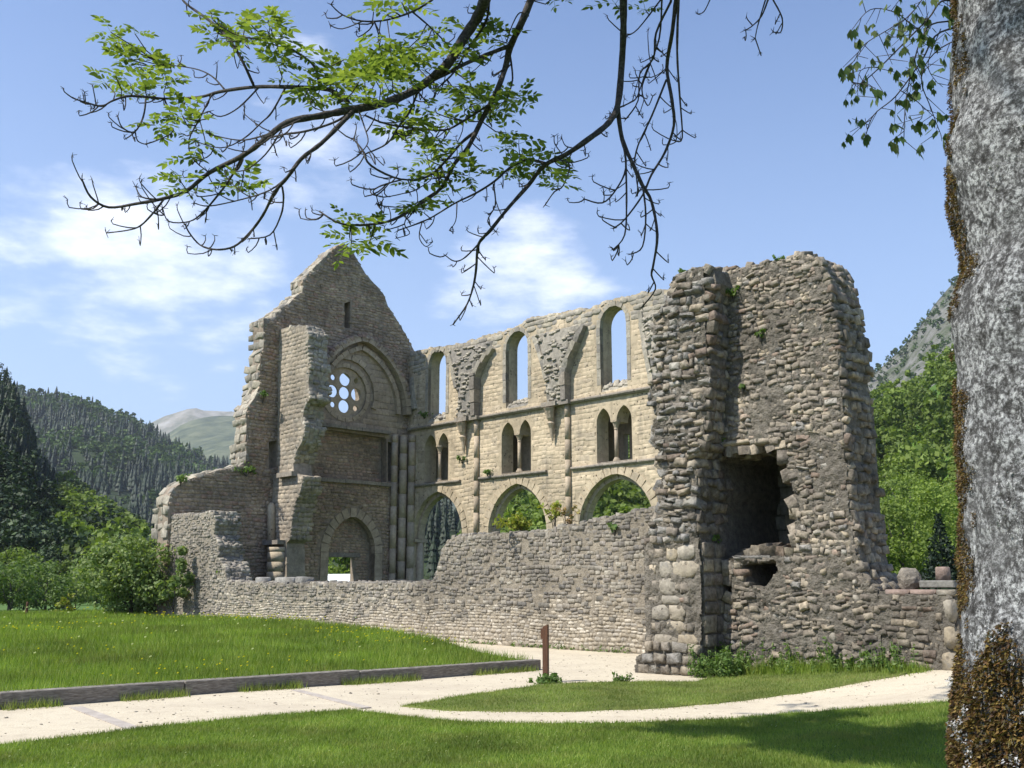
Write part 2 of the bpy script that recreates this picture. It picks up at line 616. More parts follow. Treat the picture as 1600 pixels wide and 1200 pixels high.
def variants(style, count=12):
    """chipped stones seen from the front: irregular outline, chamfered arrises, uneven face"""
    if style in _variants:
        return _variants[style]
    n, sq, jit, inset, dome = {'rubble': (8, .74, .13, (.80, .94), .05), 'block': (8, .96, .018, (.93, .97), .012),
                               'boulder': (8, .72, .16, (.78, .93), .055), 'worn': (9, .80, .05, (.82, .93), .05)}[style]
    rr = random.Random(len(style) * 7)
    res = []
    for i in range(count):
        out = []
        for k in range(n):
            a = 2 * math.pi * (k + (.5 if n == 8 else rr.uniform(-.25, .25))) / n
            if n == 8:
                a = [.18, .6, 2.54, 2.96, 3.32, 3.74, 5.68, 6.1][k]
                a = math.atan2(*[(.5, .44), (.44, .5), (-.44, .5), (-.5, .44), (-.5, -.44), (-.44, -.5), (.44, -.5), (.5, -.44)][k][::-1])
            c, d = math.cos(a), math.sin(a)
            m_ = max(abs(c), abs(d))
            r_ = .5 * ((1 - sq) + sq / m_) * (1 + rr.uniform(-1, .5) * jit)
            r_ = min(r_, .52 / m_)
            out.append((c * r_, d * r_))
        V, F = [], []
        ins = rr.uniform(*inset)
        ox, oz = rr.uniform(-1, 1) * (1 - ins) * .3, rr.uniform(-1, 1) * (1 - ins) * .3
        tx, tz = rr.uniform(-dome, dome), rr.uniform(-dome, dome)
        for (x, z) in out:
            V.append((x, -.5, z))
        for (x, z) in out:
            V.append((x, .5 - dome * 1.6 - (.012 if n == 8 and sq > .9 else .05) + rr.uniform(-1, 1) * dome * .6, z))
        for (x, z) in out:
            q = ins * (1 + rr.uniform(-1, 1) * jit)
            V.append((x * q + ox, .5 - dome * .4 + tx * x * 2 + tz * z * 2 + rr.uniform(-1, 1) * dome * .5, z * q + oz))
        V.append((ox + rr.uniform(-.1, .1), .5 + rr.uniform(-.3, .7) * dome, oz + rr.uniform(-.1, .1)))
        for r0 in (0, n):
            for k in range(n):
                k2 = (k + 1) % n
                F.append((r0 + k, r0 + n + k, r0 + k2))
                F.append((r0 + k2, r0 + n + k, r0 + n + k2))
        for k in range(n):
            F.append((2 * n + k, 3 * n, 2 * n + (k + 1) % n))
        V = np.array(V, dtype=np.float32)
        F = np.array(F, dtype=np.int32)
        me = mesh_np('probe', V, F)
        s = sum(p.normal.y for p in me.polygons if p.center.y > .3)
        bpy.data.meshes.remove(me)
        if s < 0:
            F = F[:, ::-1].copy()
        res.append((V, F))
    _variants[style] = res
    return res


class Stones:
    def __init__(s, style, mat, smooth=False):
        s.style, s.mat, s.smooth = style, mat, smooth
        s.items = []

    def put(s, pos, out, w, d, h, roll=0.0, up=None):
        out = Vector(out).normalized()
        up = Vector((0, 0, 1)) if up is None else Vector(up)
        x = out.cross(up)
        if x.length < 1e-4:
            x = out.orthogonal()
        x.normalize()
        z = x.cross(out).normalized()
        if roll:
            q = Matrix.Rotation(roll, 3, out)
            x = q @ x
            z = q @ z
        s.items.append((Vector(pos), x * w, out * d, z * h, max(w, h)))

    def finish(s, parent, limit=300, minpx=8.0, name='stone', stuff='rubble'):
        vs = variants(s.style)
        score = []
        for i, (p, x, y, z, m) in enumerate(s.items):
            q = project(p)
            sc = 0
            if q and -20 < q[0] < 1620 and -20 < q[1] < 1220 and y.dot(p - Vector((0, 0, EYE))) < 0:
                sc = (x.length * z.length) ** .5 * FPX / q[2]
            score.append((sc, i))
        score.sort(reverse=True)
        single = [i for sc, i in score[:limit] if sc >= minpx]
        sset = set(single)
        shared = []
        for V, F in vs:
            me = mesh_np(name, V, F, s.smooth)
            me.materials.append(MT[s.mat])
            shared.append(me)
        used = 0
        for i in single:
            p, x, y, z, m = s.items[i]
            o = link(name, shared[i % len(shared)], None, parent)
            o.matrix_basis = Matrix(((x.x, y.x, z.x, p.x), (x.y, y.y, z.y, p.y), (x.z, y.z, z.z, p.z), (0, 0, 0, 1)))
            used += 1
        VV, FF, b = [], [], 0
        for i, (p, x, y, z, m) in enumerate(s.items):
            if i in sset:
                continue
            V, F = vs[i % len(vs)]
            A = np.array([x[:], y[:], z[:]], dtype=np.float32)
            VV.append(V @ A + np.array(p[:], dtype=np.float32))
            FF.append(F + b)
            b += len(V)
        if VV:
            o = link(stuff, mesh_np(stuff, np.concatenate(VV), np.concatenate(FF), s.smooth), s.mat, parent)
            o['kind'] = 'stuff'
        return used


def courses(fr, n0, box, inside, emit, ch, cw, out, depth=.12, gap=.012, wav=.03, tilt=.03, seed=0):
    """lay stones course by course over box (u0,z0,u1,z1) where inside(u,z)"""
    u0, z0, u1, z1 = box
    rr = random.Random(seed + 5)
    z = z0
    while z < z1:
        h = rr.uniform(*ch)
        u = u0 - rr.uniform(0, cw[1])
        while u < u1:
            w = rr.uniform(*cw)
            uc = u + w / 2
            zc = z + h / 2 + wav * noise.noise((uc * .9, z * .7, seed)) * 2
            hh = h * rr.uniform(.86, 1.04)
            if inside(uc, zc) and inside(uc - w * .35, zc) and inside(uc + w * .35, zc) and inside(uc, zc + h * .3) and inside(uc, zc - h * .25):
                o_ = rr.uniform(*out)
                emit(uc, zc, w - gap, hh - gap, o_, depth, rr.uniform(-tilt, tilt))
            u += w
        z += h


def edge_stones(st, fr, line, n0, th, size, prob=1.0, sink=.3, seed=1, side=1):
    """stones along a broken edge (line of (u,z)), across the thickness of the wall"""
    rr = random.Random(seed)
    for i in range(len(line) - 1):
        a, b = Vector(line[i]), Vector(line[i + 1])
        L = (b - a).length
        k = max(1, round(L / (sum(size) / 2)))
        d = (b - a).normalized()
        nrm = Vector((-d.y, d.x)) * side
        o3 = fr.A * nrm.x + Vector((0, 0, nrm.y))
        for q in range(k):
            p = a.lerp(b, (q + .5) / k)
            nn = 0
            while nn < th:
                w = rr.uniform(*size) * 1.3
                if rr.random() < prob:
                    hgt = rr.uniform(*size)
                    dd = rr.uniform(.14, .24)
                    pos = fr.P(p.x, n0 - nn - w / 2, p.y) + o3 * (.035 - dd / 2 + rr.uniform(-sink, sink) * .045)
                    st.put(pos, o3 + Vector((rr.uniform(-.25, .25), rr.uniform(-.25, .25), rr.uniform(-.2, .2))), w * 1.08, dd, hgt * 1.1, rr.uniform(-.3, .3), up=fr.A * d.x + Vector((0, 0, d.y)) + fr.O * .001)
                nn += w


def relief(fr, n0, box, inside, step, amp, mat, parent, name='mortar', sc=7.0, seed=0):
    """uneven mortar bed that the stones sit in"""
    u0, z0, u1, z1 = box
    nu, nz = int((u1 - u0) / step) + 1, int((z1 - z0) / step) + 1
    ids, v, f = {}, [], []
    for i in range(nu):
        for j in range(nz):
            u, z = u0 + i * step, z0 + j * step
            if inside(u, z):
                p = Vector((u, z, seed))
                q = noise.voronoi(Vector((u * sc, z * sc * 1.6, seed)))[0]
                d = amp * (min(1, (q[1] - q[0]) * 3) - .6) + amp * 1.2 * noise.fractal(p * 4, 1, 2, 3) + amp * 1.1 * noise.noise(p * 1.4) - amp * 4 * max(0, noise.noise(p * 8) - .22)
                ids[i, j] = len(v)
                v.append(fr.P(u, n0 + d, z))
    for (i, j), a in ids.items():
        b, c, d = ids.get((i + 1, j)), ids.get((i + 1, j + 1)), ids.get((i, j + 1))
        if b is not None and c is not None and d is not None:
            f.append((a, b, c, d) if fr.A.cross(Vector((0, 0, 1))).dot(fr.O) > 0 else (d, c, b, a))
    o = link(name, mesh_py(name, v, f, True), mat, parent)
    o['kind'] = 'stuff'
    return o


def arch(u0, u1, zs, za, n=9):
    a = (u1 - u0) / 2
    r_ = za - zs
    Rr = (a * a + r_ * r_) / (2 * a)
    cx = u0 + Rr
    th = math.asin(min(1, r_ / Rr))
    L = [(cx - Rr * math.cos(th * i / n), zs + Rr * math.sin(th * i / n)) for i in range(n + 1)]
    Rt = [(u0 + u1 - p[0], p[1]) for p in L[::-1]][1:]
    return L + Rt


def arch_poly(u0, u1, z0, zs, za, n=9):
    return [(u0, z0)] + arch(u0, u1, zs, za, n) + [(u1, z0)]


def resample(line, step):
    d = [0]
    for i in range(len(line) - 1):
        d.append(d[-1] + math.dist(line[i], line[i + 1]))
    k = max(2, round(d[-1] / step))
    out = []
    j = 0
    for q in range(k + 1):
        t = d[-1] * q / k
        while j < len(d) - 2 and d[j + 1] < t:
            j += 1
        s_ = (t - d[j]) / max(1e-9, d[j + 1] - d[j])
        out.append((line[j][0] + (line[j + 1][0] - line[j][0]) * s_, line[j][1] + (line[j + 1][1] - line[j][1]) * s_))
    return out


def voussoirs(fr, line, width, n_front, depth, mat, parent, step=.32, name='voussoir', gap=.012, outward=1):
    pts = resample(line, step)
    cu = sum(p[0] for p in pts) / len(pts)
    for i in range(len(pts) - 1):
        a, b = Vector(pts[i]), Vector(pts[i + 1])
        d = (b - a).normalized()
        nrm = Vector((-d.y, d.x)) * outward
        a2, b2 = a + d * gap * .5, b - d * gap * .5
        j = R.uniform(-.012, .012)
        c2, d2 = b2 + nrm * (width + j), a2 + nrm * (width + j)
        dn = R.uniform(-.01, .012)
        v = [fr.P(p.x, n_front + dn, p.y) for p in (a2, b2, c2, d2)] + [fr.P(p.x, n_front - depth, p.y) for p in (a2, b2, c2, d2)]
        f = [(0, 1, 2, 3), (7, 6, 5, 4), (0, 4, 5, 1), (1, 5, 6, 2), (2, 6, 7, 3), (3, 7, 4, 0)]
        me = mesh_py(name, v, f)
        bm = bmesh.new()
        bm.from_mesh(me)
        bmesh.ops.recalc_face_normals(bm, faces=bm.faces)
        bm.to_mesh(me)
        bm.free()
        link(name, me, mat, parent)


def bar(fr, u0, u1, n0, n1, z0, z1, name, mat, parent, slope=0.0, seg=None):
    """moulded course built of lengths of stone"""
    k = max(1, round((u1 - u0) / (seg or 9e9)))
    for i in range(k):
        a = u0 + (u1 - u0) * i / k + .006
        b = u0 + (u1 - u0) * (i + 1) / k - .006
        dn = R.uniform(-.008, .012)
        zc = z0 + (z1 - z0) * .45
        v = []
        for u in (a, b):
            v += [fr.P(u, n0, z0), fr.P(u, n1 * .55 + dn, z0), fr.P(u, n1 + dn, zc), fr.P(u, n1 + dn, z1 - (z1 - z0) * .2), fr.P(u, n1 * .8, z1), fr.P(u, n0, z1)]
        f = [list(range(6))[::-1], [6 + q for q in range(6)]] + [(q, (q + 1) % 6, 6 + (q + 1) % 6, 6 + q) for q in range(6)]
        me = mesh_py(name, v, f)
        bm = bmesh.new()
        bm.from_mesh(me)
        bmesh.ops.recalc_face_normals(bm, faces=bm.faces)
        bm.to_mesh(me)
        bm.free()
        link(name, me, mat, parent)


# ------------------------------------------------------------------ geometry of the place
UX, UY = 0.68837, -0.72536
Uv = Vector((UX, UY, 0))          # along the nave, towards the viewer's right
Nv = Vector((UY, -UX, 0))         # across the nave, towards the viewer's left
LW0 = (2.964, 24.47)
CORNER = (-5.197, 50.684)
PIER = (3.271, 18.267)
ARC = Frame(CORNER, Uv, Nv)
FAC = Frame(CORNER, Nv, Uv)
LOW = Frame(LW0, Uv, Nv)
PR = Frame(PIER, Uv, Nv)


def smooth(t):
    t = max(0.0, min(1.0, t))
    return t * t * (3 - 2 * t)


def h(x, y):
    return .36 * smooth((x - 2.8) / 4.2) * smooth((24 - y) / 3) + .02 * noise.noise((x * .35, y * .35, 3))


def gnd(px, py, dz=0.0):
    r = ray(px, py)
    z = 0.0
    for _ in range(12):
        t = (z + dz - EYE) / r.z
        p = r * t
        z = h(p.x, p.y)
    return (p.x, p.y)


# ---------------------------------------------------------------- ground
def sheet(name, poly, zf, mat, step, skirt=0.0):
    """a grid sheet clipped to a polygon, following zf(x,y)"""
    xs = [p[0] for p in poly]
    ys = [p[1] for p in poly]
    bm = bmesh.new()
    vs = [bm.verts.new((p[0], p[1], 0)) for p in poly]
    bm.faces.new(vs)
    bmesh.ops.triangulate(bm, faces=bm.faces[:])
    x = math.floor(min(xs) / step) * step
    while x < max(xs):
        bmesh.ops.bisect_plane(bm, geom=bm.verts[:] + bm.edges[:] + bm.faces[:], plane_co=(x, 0, 0), plane_no=(1, 0, 0))
        x += step
    y = math.floor(min(ys) / step) * step
    while y < max(ys):
        bmesh.ops.bisect_plane(bm, geom=bm.verts[:] + bm.edges[:] + bm.faces[:], plane_co=(0, y, 0), plane_no=(0, 1, 0))
        y += step
    for v in bm.verts:
        v.co.z = zf(v.co.x, v.co.y)
    if skirt:
        be = [e for e in bm.edges if e.is_boundary]
        r_ = bmesh.ops.extrude_edge_only(bm, edges=be)
        for v in (g for g in r_['geom'] if isinstance(g, bmesh.types.BMVert)):
            v.co.z -= skirt
    bmesh.ops.recalc_face_normals(bm, faces=bm.faces)
    me = bpy.data.meshes.new(name)
    bm.to_mesh(me)
    bm.free()
    me.polygons.foreach_set('use_smooth', [True] * len(me.polygons))
    o = link(name, me, mat)
    o['kind'] = 'structure'
    return o


# base terrain to the horizon
def ground():
    ring = [3, 6, 10, 15, 20, 26, 34, 45, 60, 90, 140, 250, 500, 1000, 2500, 6000]
    v = [(0, 0, h(0, 0) - .03)]
    f = []
    n = 72
    for i, r_ in enumerate(ring):
        for k in range(n):
            a = 2 * math.pi * k / n
            x, y = r_ * math.cos(a), r_ * math.sin(a)
            v.append((x, y, h(x, y) - .03 if r_ < 60 else -.05))
    for k in range(n):
        f.append((0, 1 + k, 1 + (k + 1) % n))
    for i in range(len(ring) - 1):
        for k in range(n):
            f.append((1 + i * n + k, 1 + (i + 1) * n + k, 1 + (i + 1) * n + (k + 1) % n, 1 + i * n + (k + 1) % n))
    o = link('ground', mesh_py('ground', v, f, True), 'meadow_far')
    o['kind'] = 'structure'


ground()
def gl(pts, dz=0.0):
    return [gnd(a, b, dz) for a, b in pts]


front_edge_px = [(0, 1168), (80, 1159), (150, 1151), (220, 1142), (300, 1134), (360, 1128), (420, 1122), (480, 1117), (545, 1112), (575, 1116), (620, 1122), (700, 1130), (780, 1133),
                 (850, 1135), (920, 1135), (1000, 1133), (1075, 1130), (1150, 1126), (1225, 1119), (1300, 1113), (1370, 1108), (1430, 1103), (1500, 1098)]
fe = rough_line(gl(front_edge_px), .22, .09, 3)
e0 = fe[0]
e1 = fe[-1]
fe_full = [(-14, 4.5)] + [(e0[0] - 2, e0[1] - 1.35)] + fe + [(e1[0] + 1.2, e1[1] + .3), (e1[0] + 5, e1[1] + .6)]
lawn_poly = fe_full + [(14, 2), (-14, 2)]
path_poly = [(-16, 3.5), (-16, 12), (-7.4, 15.5), (0.6, 21.6), (-21, 45), (-19, 46.5), (3.2, 24.6), (4.4, 19.8), (8, 17.6), (14, 18), (14, 8), (e1[0] + .5, e1[1] - 1.2), (fe[len(fe) // 2][0], fe[len(fe) // 2][1] - .9), (e0[0], e0[1] - 1)]
sheet('gravel_path', path_poly, lambda x, y: h(x, y) + .004, 'gravel', .8)
sheet('lawn', lawn_poly, lambda x, y: h(x, y) + .03, 'turf', .7, .05)
inner_px = [(628, 1105), (665, 1099), (720, 1090), (780, 1081), (840, 1073), (915, 1068), (985, 1067), (1085, 1066), (1180, 1045), (1300, 1036), (1400, 1034), (1455, 1037),
            (1448, 1046), (1400, 1058), (1300, 1076), (1225, 1087), (1150, 1097), (1050, 1106), (980, 1110), (900, 1113), (780, 1113), (700, 1111)]
inner = gl(inner_px)
inner = rough_line(inner + [inner[0]], .22, .09, 5)[:-1]
sheet('grass_island', inner, lambda x, y: h(x, y) + .02, 'turf_dry', .6, .04)

# raised meadow behind the timber edging
b0 = gnd(-60, 1114)
b1 = gnd(846, 1047)
BD = Vector((b1[0] - b0[0], b1[1] - b0[1], 0)).normalized()
BN = Vector((BD.y, -BD.x, 0))            # towards the path
BEAM_H, BEAM_W = .205, .24


def hm(x, y):
    d = max(0, -((x - b0[0]) * BN.x + (y - b0[1]) * BN.y))
    return h(x, y) + .175 + .2 * smooth(d / 10) + .05 * noise.noise((x * .25, y * .25, 8)) - .9 * smooth((y - 44) / 14)


mea_r = [(b1[0] - .1, b1[1] + .12), gnd(800, 1022, .25), gnd(700, 1006, .25), gnd(600, 992, .25), gnd(500, 979, .28), gnd(430, 970, .3)]
mea_r += [(-13.6, 40.3), (-15.5, 43.2), (-17, 52), (-20, 66), (-75, 66), (-60, 20), (b0[0] - 12, b0[1] - 12 * BD.y / BD.x)]
meadow_poly = mea_r + [(b0[0], b0[1] + .1)]
sheet('meadow', meadow_poly, hm, 'turf', 1.3, .3)

# timber edging: long beams butted end to end
edging = thing('timber_edging', 'long grey timber edging holding back the raised meadow beside the gravel path', 'edging', (b0[0], b0[1], 0))
Lb = math.dist(b0, b1)
cuts = [-3.2]
for px in (-2, 292, 560, 846):
    g = gnd(px, 1110 - (px / 846) * 63)
    cuts.append((Vector((g[0], g[1], 0)) - Vector((b0[0], b0[1], 0))).dot(BD))
for i in range(len(cuts) - 1):
    a, b = cuts[i] + .008, cuts[i + 1] - .008
    me = Mesh()
    c = Vector((b0[0], b0[1], 0)) + BD * (a + b) / 2 - BN * BEAM_W / 2
    me.box(c + Vector((0, 0, h(c.x, c.y) + BEAM_H / 2 - .02 + R.uniform(-.01, .01))), BD * (b - a) / 2, BN * BEAM_W / 2 * R.uniform(.96, 1.03), Vector((0, 0, BEAM_H / 2 + .02)))
    o = me.build('beam', 'beam', edging)
    bv = o.modifiers.new('bevel', 'BEVEL')
    bv.width = .015
    bv.segments = 2

# timber strips laid across the path
for (pa, pb, w_, lab) in (((118, 1106), (212, 1141), .17, 'weathered timber strip across the path nearest the left edge'),
                          ((462, 1079), (572, 1108), .15, 'weathered timber strip across the path beside the tip of the grass island')):
    a, b = Vector((*gnd(*pa), 0)), Vector((*gnd(*pb), 0))
    d = (b - a).normalized()
    m = Mesh()
    m.box((a + b) / 2 + Vector((0, 0, h(*((a + b) / 2)[:2]) + .004)), d * (b - a).length / 2, Vector((d.y, -d.x, 0)) * w_ / 2, Vector((0, 0, .012)))
    tag(m.build('path_strip', 'strip'), lab, 'timber strip', 'timber strips across the path')

# grass ---------------------------------------------------------------
def blades(name, xs, ys, zs, ln, wd, mat, lean=.5):
    n = len(xs)
    th = NR.uniform(0, 2 * np.pi, n)
    dx, dy = np.cos(th) * wd * .5, np.sin(th) * wd * .5
    la = NR.uniform(0, 2 * np.pi, n)
    lm = NR.uniform(.1, 1, n) * lean * ln
    V = np.empty((n, 3, 3), dtype=np.float32)
    V[:, 0] = np.stack([xs - dx, ys - dy, zs], 1)
    V[:, 1] = np.stack([xs + dx, ys + dy, zs], 1)
    V[:, 2] = np.stack([xs + np.cos(la) * lm, ys + np.sin(la) * lm, zs + ln], 1)
    o = link(name, mesh_np(name, V.reshape(-1, 3), np.arange(n * 3).reshape(-1, 3)), mat)
    o['kind'] = 'stuff'
    return o


def scatter(poly, n, box=None, fall=None):
    x0, x1 = min(p[0] for p in poly), max(p[0] for p in poly)
    y0, y1 = min(p[1] for p in poly), max(p[1] for p in poly)
    if box:
        x0, y0, x1, y1 = max(x0, box[0]), max(y0, box[1]), min(x1, box[2]), min(y1, box[3])
    x = NR.uniform(x0, x1, n)
    y = NR.uniform(y0, y1, n)
    k = pip_np(x, y, poly)
    k &= (np.abs(x + .8) < .62 * y + 2.6)
    if fall:
        k &= NR.uniform(0, 1, n) < fall(x, y)
    return x[k], y[k]


hv = np.vectorize(h)
hmv = np.vectorize(hm)
x, y = scatter(lawn_poly, 330000, (-8, 8.6, 9, 16))
blades('lawn_grass', x, y, hv(x, y) + .025, NR.uniform(.02, .06, len(x)), NR.uniform(.005, .011, len(x)), 'blade', .9)
x, y = scatter(inner, 110000)
blades('island_grass', x, y, hv(x, y) + .015, NR.uniform(.015, .05, len(x)), NR.uniform(.005, .012, len(x)), 'blade_dry', .9)
x, y = scatter(meadow_poly, 1150000, (-38, 13, 3, 60), lambda x, y: np.clip((17 / np.maximum(y, 10)) ** 1.6, .07, 1))
ln = NR.uniform(.06, .19, len(x)) * (0.75 + .5 * NR.uniform(0, 1, len(x)))
blades('meadow_grass', x, y, hmv(x, y) - .02, ln, np.clip(.00075 * y, .011, .045), 'blade_meadow', .55)
# ragged fringe along the foot of the beams and the path edges
t = NR.uniform(-2, Lb - .2, 5200)
off = np.abs(NR.normal(0, .09, len(t)))
k = np.array([noise.noise((q * .9, 4.2, 0)) > -.12 for q in t])
t, off = t[k], off[k]
x = b0[0] + BD.x * t + BN.x * (off + .01)
y = b0[1] + BD.y * t + BN.y * (off + .01)
blades('edging_weeds', x, y, hv(x, y), NR.uniform(.03, .16, len(x)), NR.uniform(.007, .014, len(x)), 'blade_dry', .7)
# scattered tufts on the gravel edges
fx, fy = [], []
for line in (fe, inner):
    for i in range(len(line) - 1):
        a, b = line[i], line[i + 1]
        for q in range(int(math.dist(a, b) * 190)):
            s_ = R.random()
            fx.append(a[0] + (b[0] - a[0]) * s_ + R.gauss(0, .06) * (1 + 2 * (R.random() < .12)))
            fy.append(a[1] + (b[1] - a[1]) * s_ + R.gauss(0, .08) * (1 + 1.5 * (R.random() < .12)))
fx, fy = np.array(fx), np.array(fy)
blades('path_edge_grass', fx, fy, hv(fx, fy), NR.uniform(.02, .055, len(fx)), NR.uniform(.006, .012, len(fx)), 'blade_dry', .8)


def flowers(name, x, y, z, s, mat):
    n = len(x)
    V = np.empty((n, 4, 3), dtype=np.float32)
    a = NR.uniform(0, 6.28, n)
    for i in range(4):
        V[:, i] = np.stack([x + np.cos(a + i * 1.571) * s, y + np.sin(a + i * 1.571) * s, z + np.cos(a + i * 1.571) * s * .5 - np.sin(a + i * 1.57) * s * .5], 1)
    o = link(name, mesh_np(name, V.reshape(-1, 3), np.arange(n * 4).reshape(-1, 4)), mat)
    o['kind'] = 'stuff'


x, y = scatter(meadow_poly, 9000, (-30, 15, 2, 50), lambda x, y: np.clip(np.array([noise.noise((a * .22, b * .22, 5)) for a, b in zip(x, y)]) * 1.6 - .05, 0, .55))
flowers('buttercups', x, y, hmv(x, y) + NR.uniform(.14, .26, len(x)), .008 + .0006 * y, 'yellow')
x, y = scatter(meadow_poly, 500, (-30, 15, 2, 50), lambda x, y: y * 0 + .35)
flowers('dandelion_clocks', x, y, hmv(x, y) + NR.uniform(.2, .32, len(x)), .014 + .0006 * y, 'pale')
x, y = scatter(lawn_poly, 260, (-8, 9, 9, 14))
flowers('lawn_daisies', x, y, hv(x, y) + .06, .010 + 0 * x, 'pale')
# loose stones on the gravel
x, y = scatter(path_poly, 2600, (-8, 9, 7, 24))
lit = Stones('rubble', 'low_pale')
for a, b in zip(x, y):
    if not pip(a, b, inner) and not pip(a, b, lawn_poly) and not pip(a, b, meadow_poly):
        s_ = R.uniform(.004, .018) if R.random() < .93 else R.uniform(.02, .035)
        lit.put((a, b, h(a, b) + .006), (0, 0, 1), s_ * 1.4, s_ * .7, s_)
VV, FF, bb = [], [], 0
for i, (p, a, b, c, m) in enumerate(lit.items):
    V, F = variants('rubble')[i % 12]
    VV.append(V @ np.array([a[:], b[:], c[:]], dtype=np.float32) + np.array(p[:], dtype=np.float32))
    FF.append(F + bb)
    bb += len(V)
o = link('loose_pebbles', mesh_np('loose_pebbles', np.concatenate(VV), np.concatenate(FF), True), 'low_pale')
o['kind'] = 'stuff'

# ------------------------------------------------------------------ arcade wall of the nave
def arcade():
    fr = ARC
    th = .72
    top_px = [(640, 549), (649.5, 548), (674, 544), (700, 540), (721, 537), (754, 526), (775, 521), (792, 516), (820, 501), (847, 492), (875, 488), (902, 484), (930, 478), (960, 467), (985, 463), (1007, 457), (1040, 453), (1075, 450)]
    top = fr.poly(top_px)
    top[0] = (0.0, top[0][1])
    U1 = top[-1][0]
    top_r = rough_line(top, .22, .13, 3)
    outer = top_r + [(U1, -.1), (0, -.1)]
    holes, big = [], []
    t = thing('arcade_wall', 'tall sunlit ochre nave wall with three pointed arches, twin lancets and round headed windows', 'church ruin', fr.P(8, 0, 0))
    arches = []
    for l, r_, ax, ay in ((645, 723, 683, 768.6), (763, 855, 809, 756), (905, 1024, 962, 737.6)):
        u0, u1 = fr.uz(l, 835)[0], fr.uz(r_, 820)[0]
        zs, za = 3.75, 5.92
        arches.append((u0, u1, zs, za))
        holes.append(arch_poly(u0, u1, 0.0, zs, za))
        big.append(arch_poly(u0 - .4, u1 + .4, -.2, zs, za + .42))
    arc_ends = arches[-1]
    u0 = arc_ends[1] + 1.7
    lanc = []
    for (l0, l1, al, zb), (r0, r1, ar, zb2) in (((663.8, 681.7, 680, 753), (684.7, 700.6, 676, 750)), ((783.7, 803.5, 659.6, 739), (811.7, 829.6, 655.5, 736.6)), ((932.7, 954.7, 637.6, 723), (964, 988, 632, 720))):
        a0, a1 = fr.uz(l0, 700)[0], fr.uz(l1, 700)[0]
        c0, c1 = fr.uz(r0, 700)[0], fr.uz(r1, 700)[0]
        zb_ = 6.42
        zt = (fr.uz((l0 + l1) / 2, al)[1] + fr.uz((r0 + r1) / 2, ar)[1]) / 2
        zs = zt - .62
        um = (a1 + c0) / 2
        A_ = arch(a0, a1, zs, zt, 6)
        C_ = arch(c0, c1, zs, zt, 6)
        poly = [(a0, zb_)] + A_ + C_ + [(c1, zb_)]
        lanc.append((a0, a1, c0, c1, zb_, zs, zt))
        holes.append(poly)
        big.append([(a0 - .1, zb_)] + arch(a0 - .1, c1 + .1, zs, zt + .25, 5) + [(c1 + .1, zb_)])
    clere = []
    for l, r_, ty, sb in ((669, 697, 547, 640), (790.6, 825, 517, 618), (939, 980.5, 477, 587)):
        u0_, u1_ = fr.uz(l, 600)[0], fr.uz(r_, 600)[0]
        zt = fr.uz((l + r_) / 2, ty)[1]
        zb_ = 9.32
        zsb = fr.uz(r_, sb)[1]
        a_ = (u1_ - u0_) / 2
        poly = arch_poly(u0_, u1_, zb_, zt - a_ * 1.02, zt, 7)
        clere.append((u0_, u1_, zb_, zt - a_ * 1.02, zt, zsb))
        holes.append(poly)
        big.append(arch_poly(u0_ - .22, u1_ + .22, zb_, zt - a_, zt + .22, 7))
    link('wall', wall_mesh(fr, outer, holes, 0, th), 'lime_mortar', t)

    def inside(u, z):
        return pip(u, z, outer) and not any(pip(u, z, q) for q in big)

    lime, grey = Stones('block', 'lime', False), Stones('worn', 'grey_top')

    def emit(u, z, w, hh, o_, d, roll):
        topz = np.interp(u, [p[0] for p in top], [p[1] for p in top])
        g = noise.noise((u * .6, z * .6, 1)) * .8
        if z > topz - 1.0 - g:
            grey.put(fr.P(u, o_ * 1.2 - d / 2 + .015, z), fr.O, w * 1.08, d, hh * 1.12, roll * 2)
        else:
            lime.put(fr.P(u, o_ * .12 - d / 2 + .004, z), fr.O, w * 1.05, d, hh * 1.1, roll * .5)
    courses(fr, 0, (0, 0, U1, 13.6), inside, emit, (.13, .25), (.22, .6), (-.01, .03), .14, .002, .05, .02, 2)
    # ragged coping
    edge_stones(grey, fr, top_r, 0, th, (.16, .32), .9, .5, 4, 1)
    lime.finish(t, 300, 8)
    grey.finish(t, 300, 6, stuff='weathered_rubble')
    # arches of the arcade: outer and inner rings
    for (a, b, zs, za) in arches:
        ln_ = [(a, 2.5), (a, zs - .3)] + arch(a, b, zs, za, 14) + [(b, zs - .3), (b, 2.5)]
        voussoirs(fr, arch(a, b, zs, za, 16), .36, .03, .3, 'lime', t, .34)
        inner_ = arch(a + .16, b - .16, zs, za - .2, 16)
        voussoirs(fr, inner_, .24, -.22, .34, 'trim', t, .36, 'inner_voussoir')
        for s_ in (a, b):
            m = Mesh()
            sg = 1 if s_ == a else -1
            m.box(fr.P(s_ + sg * .05, -.36, zs - .1), fr.A * .17, fr.O * .39, Vector((0, 0, .08)))
            m.build('impost', 'trim', t)
            m = Mesh()
            m.tube([fr.P(s_ + sg * .06, -.39, .0), fr.P(s_ + sg * .06, -.39, zs - .18)], [.16, .16], 10)
            m.build('jamb_shaft', 'trim', t, True)
    # twin lancets: column, capital, base
    for (a0, a1, c0, c1, zb_, zs, zt) in lanc:
        um = (a1 + c0) / 2
        m = Mesh()
        m.tube([fr.P(um, -.16, zb_ + .16), fr.P(um, -.16, zs - .22)], [.085, .08], 10)
        col = m.build('lancet_column', 'trim', t, True)
        m = Mesh()
        m.tube([fr.P(um, -.16, zs - .3), fr.P(um, -.16, zs - .24), fr.P(um, -.16, zs - .14), fr.P(um, -.16, zs - .02), fr.P(um, -.16, zs - .02), fr.P(um, -.16, zs + .06)], [.1, .085, .12, .17, .19, .19], 10)
        sub(m.build('capital', 'trim', None, False), col)
        m = Mesh()
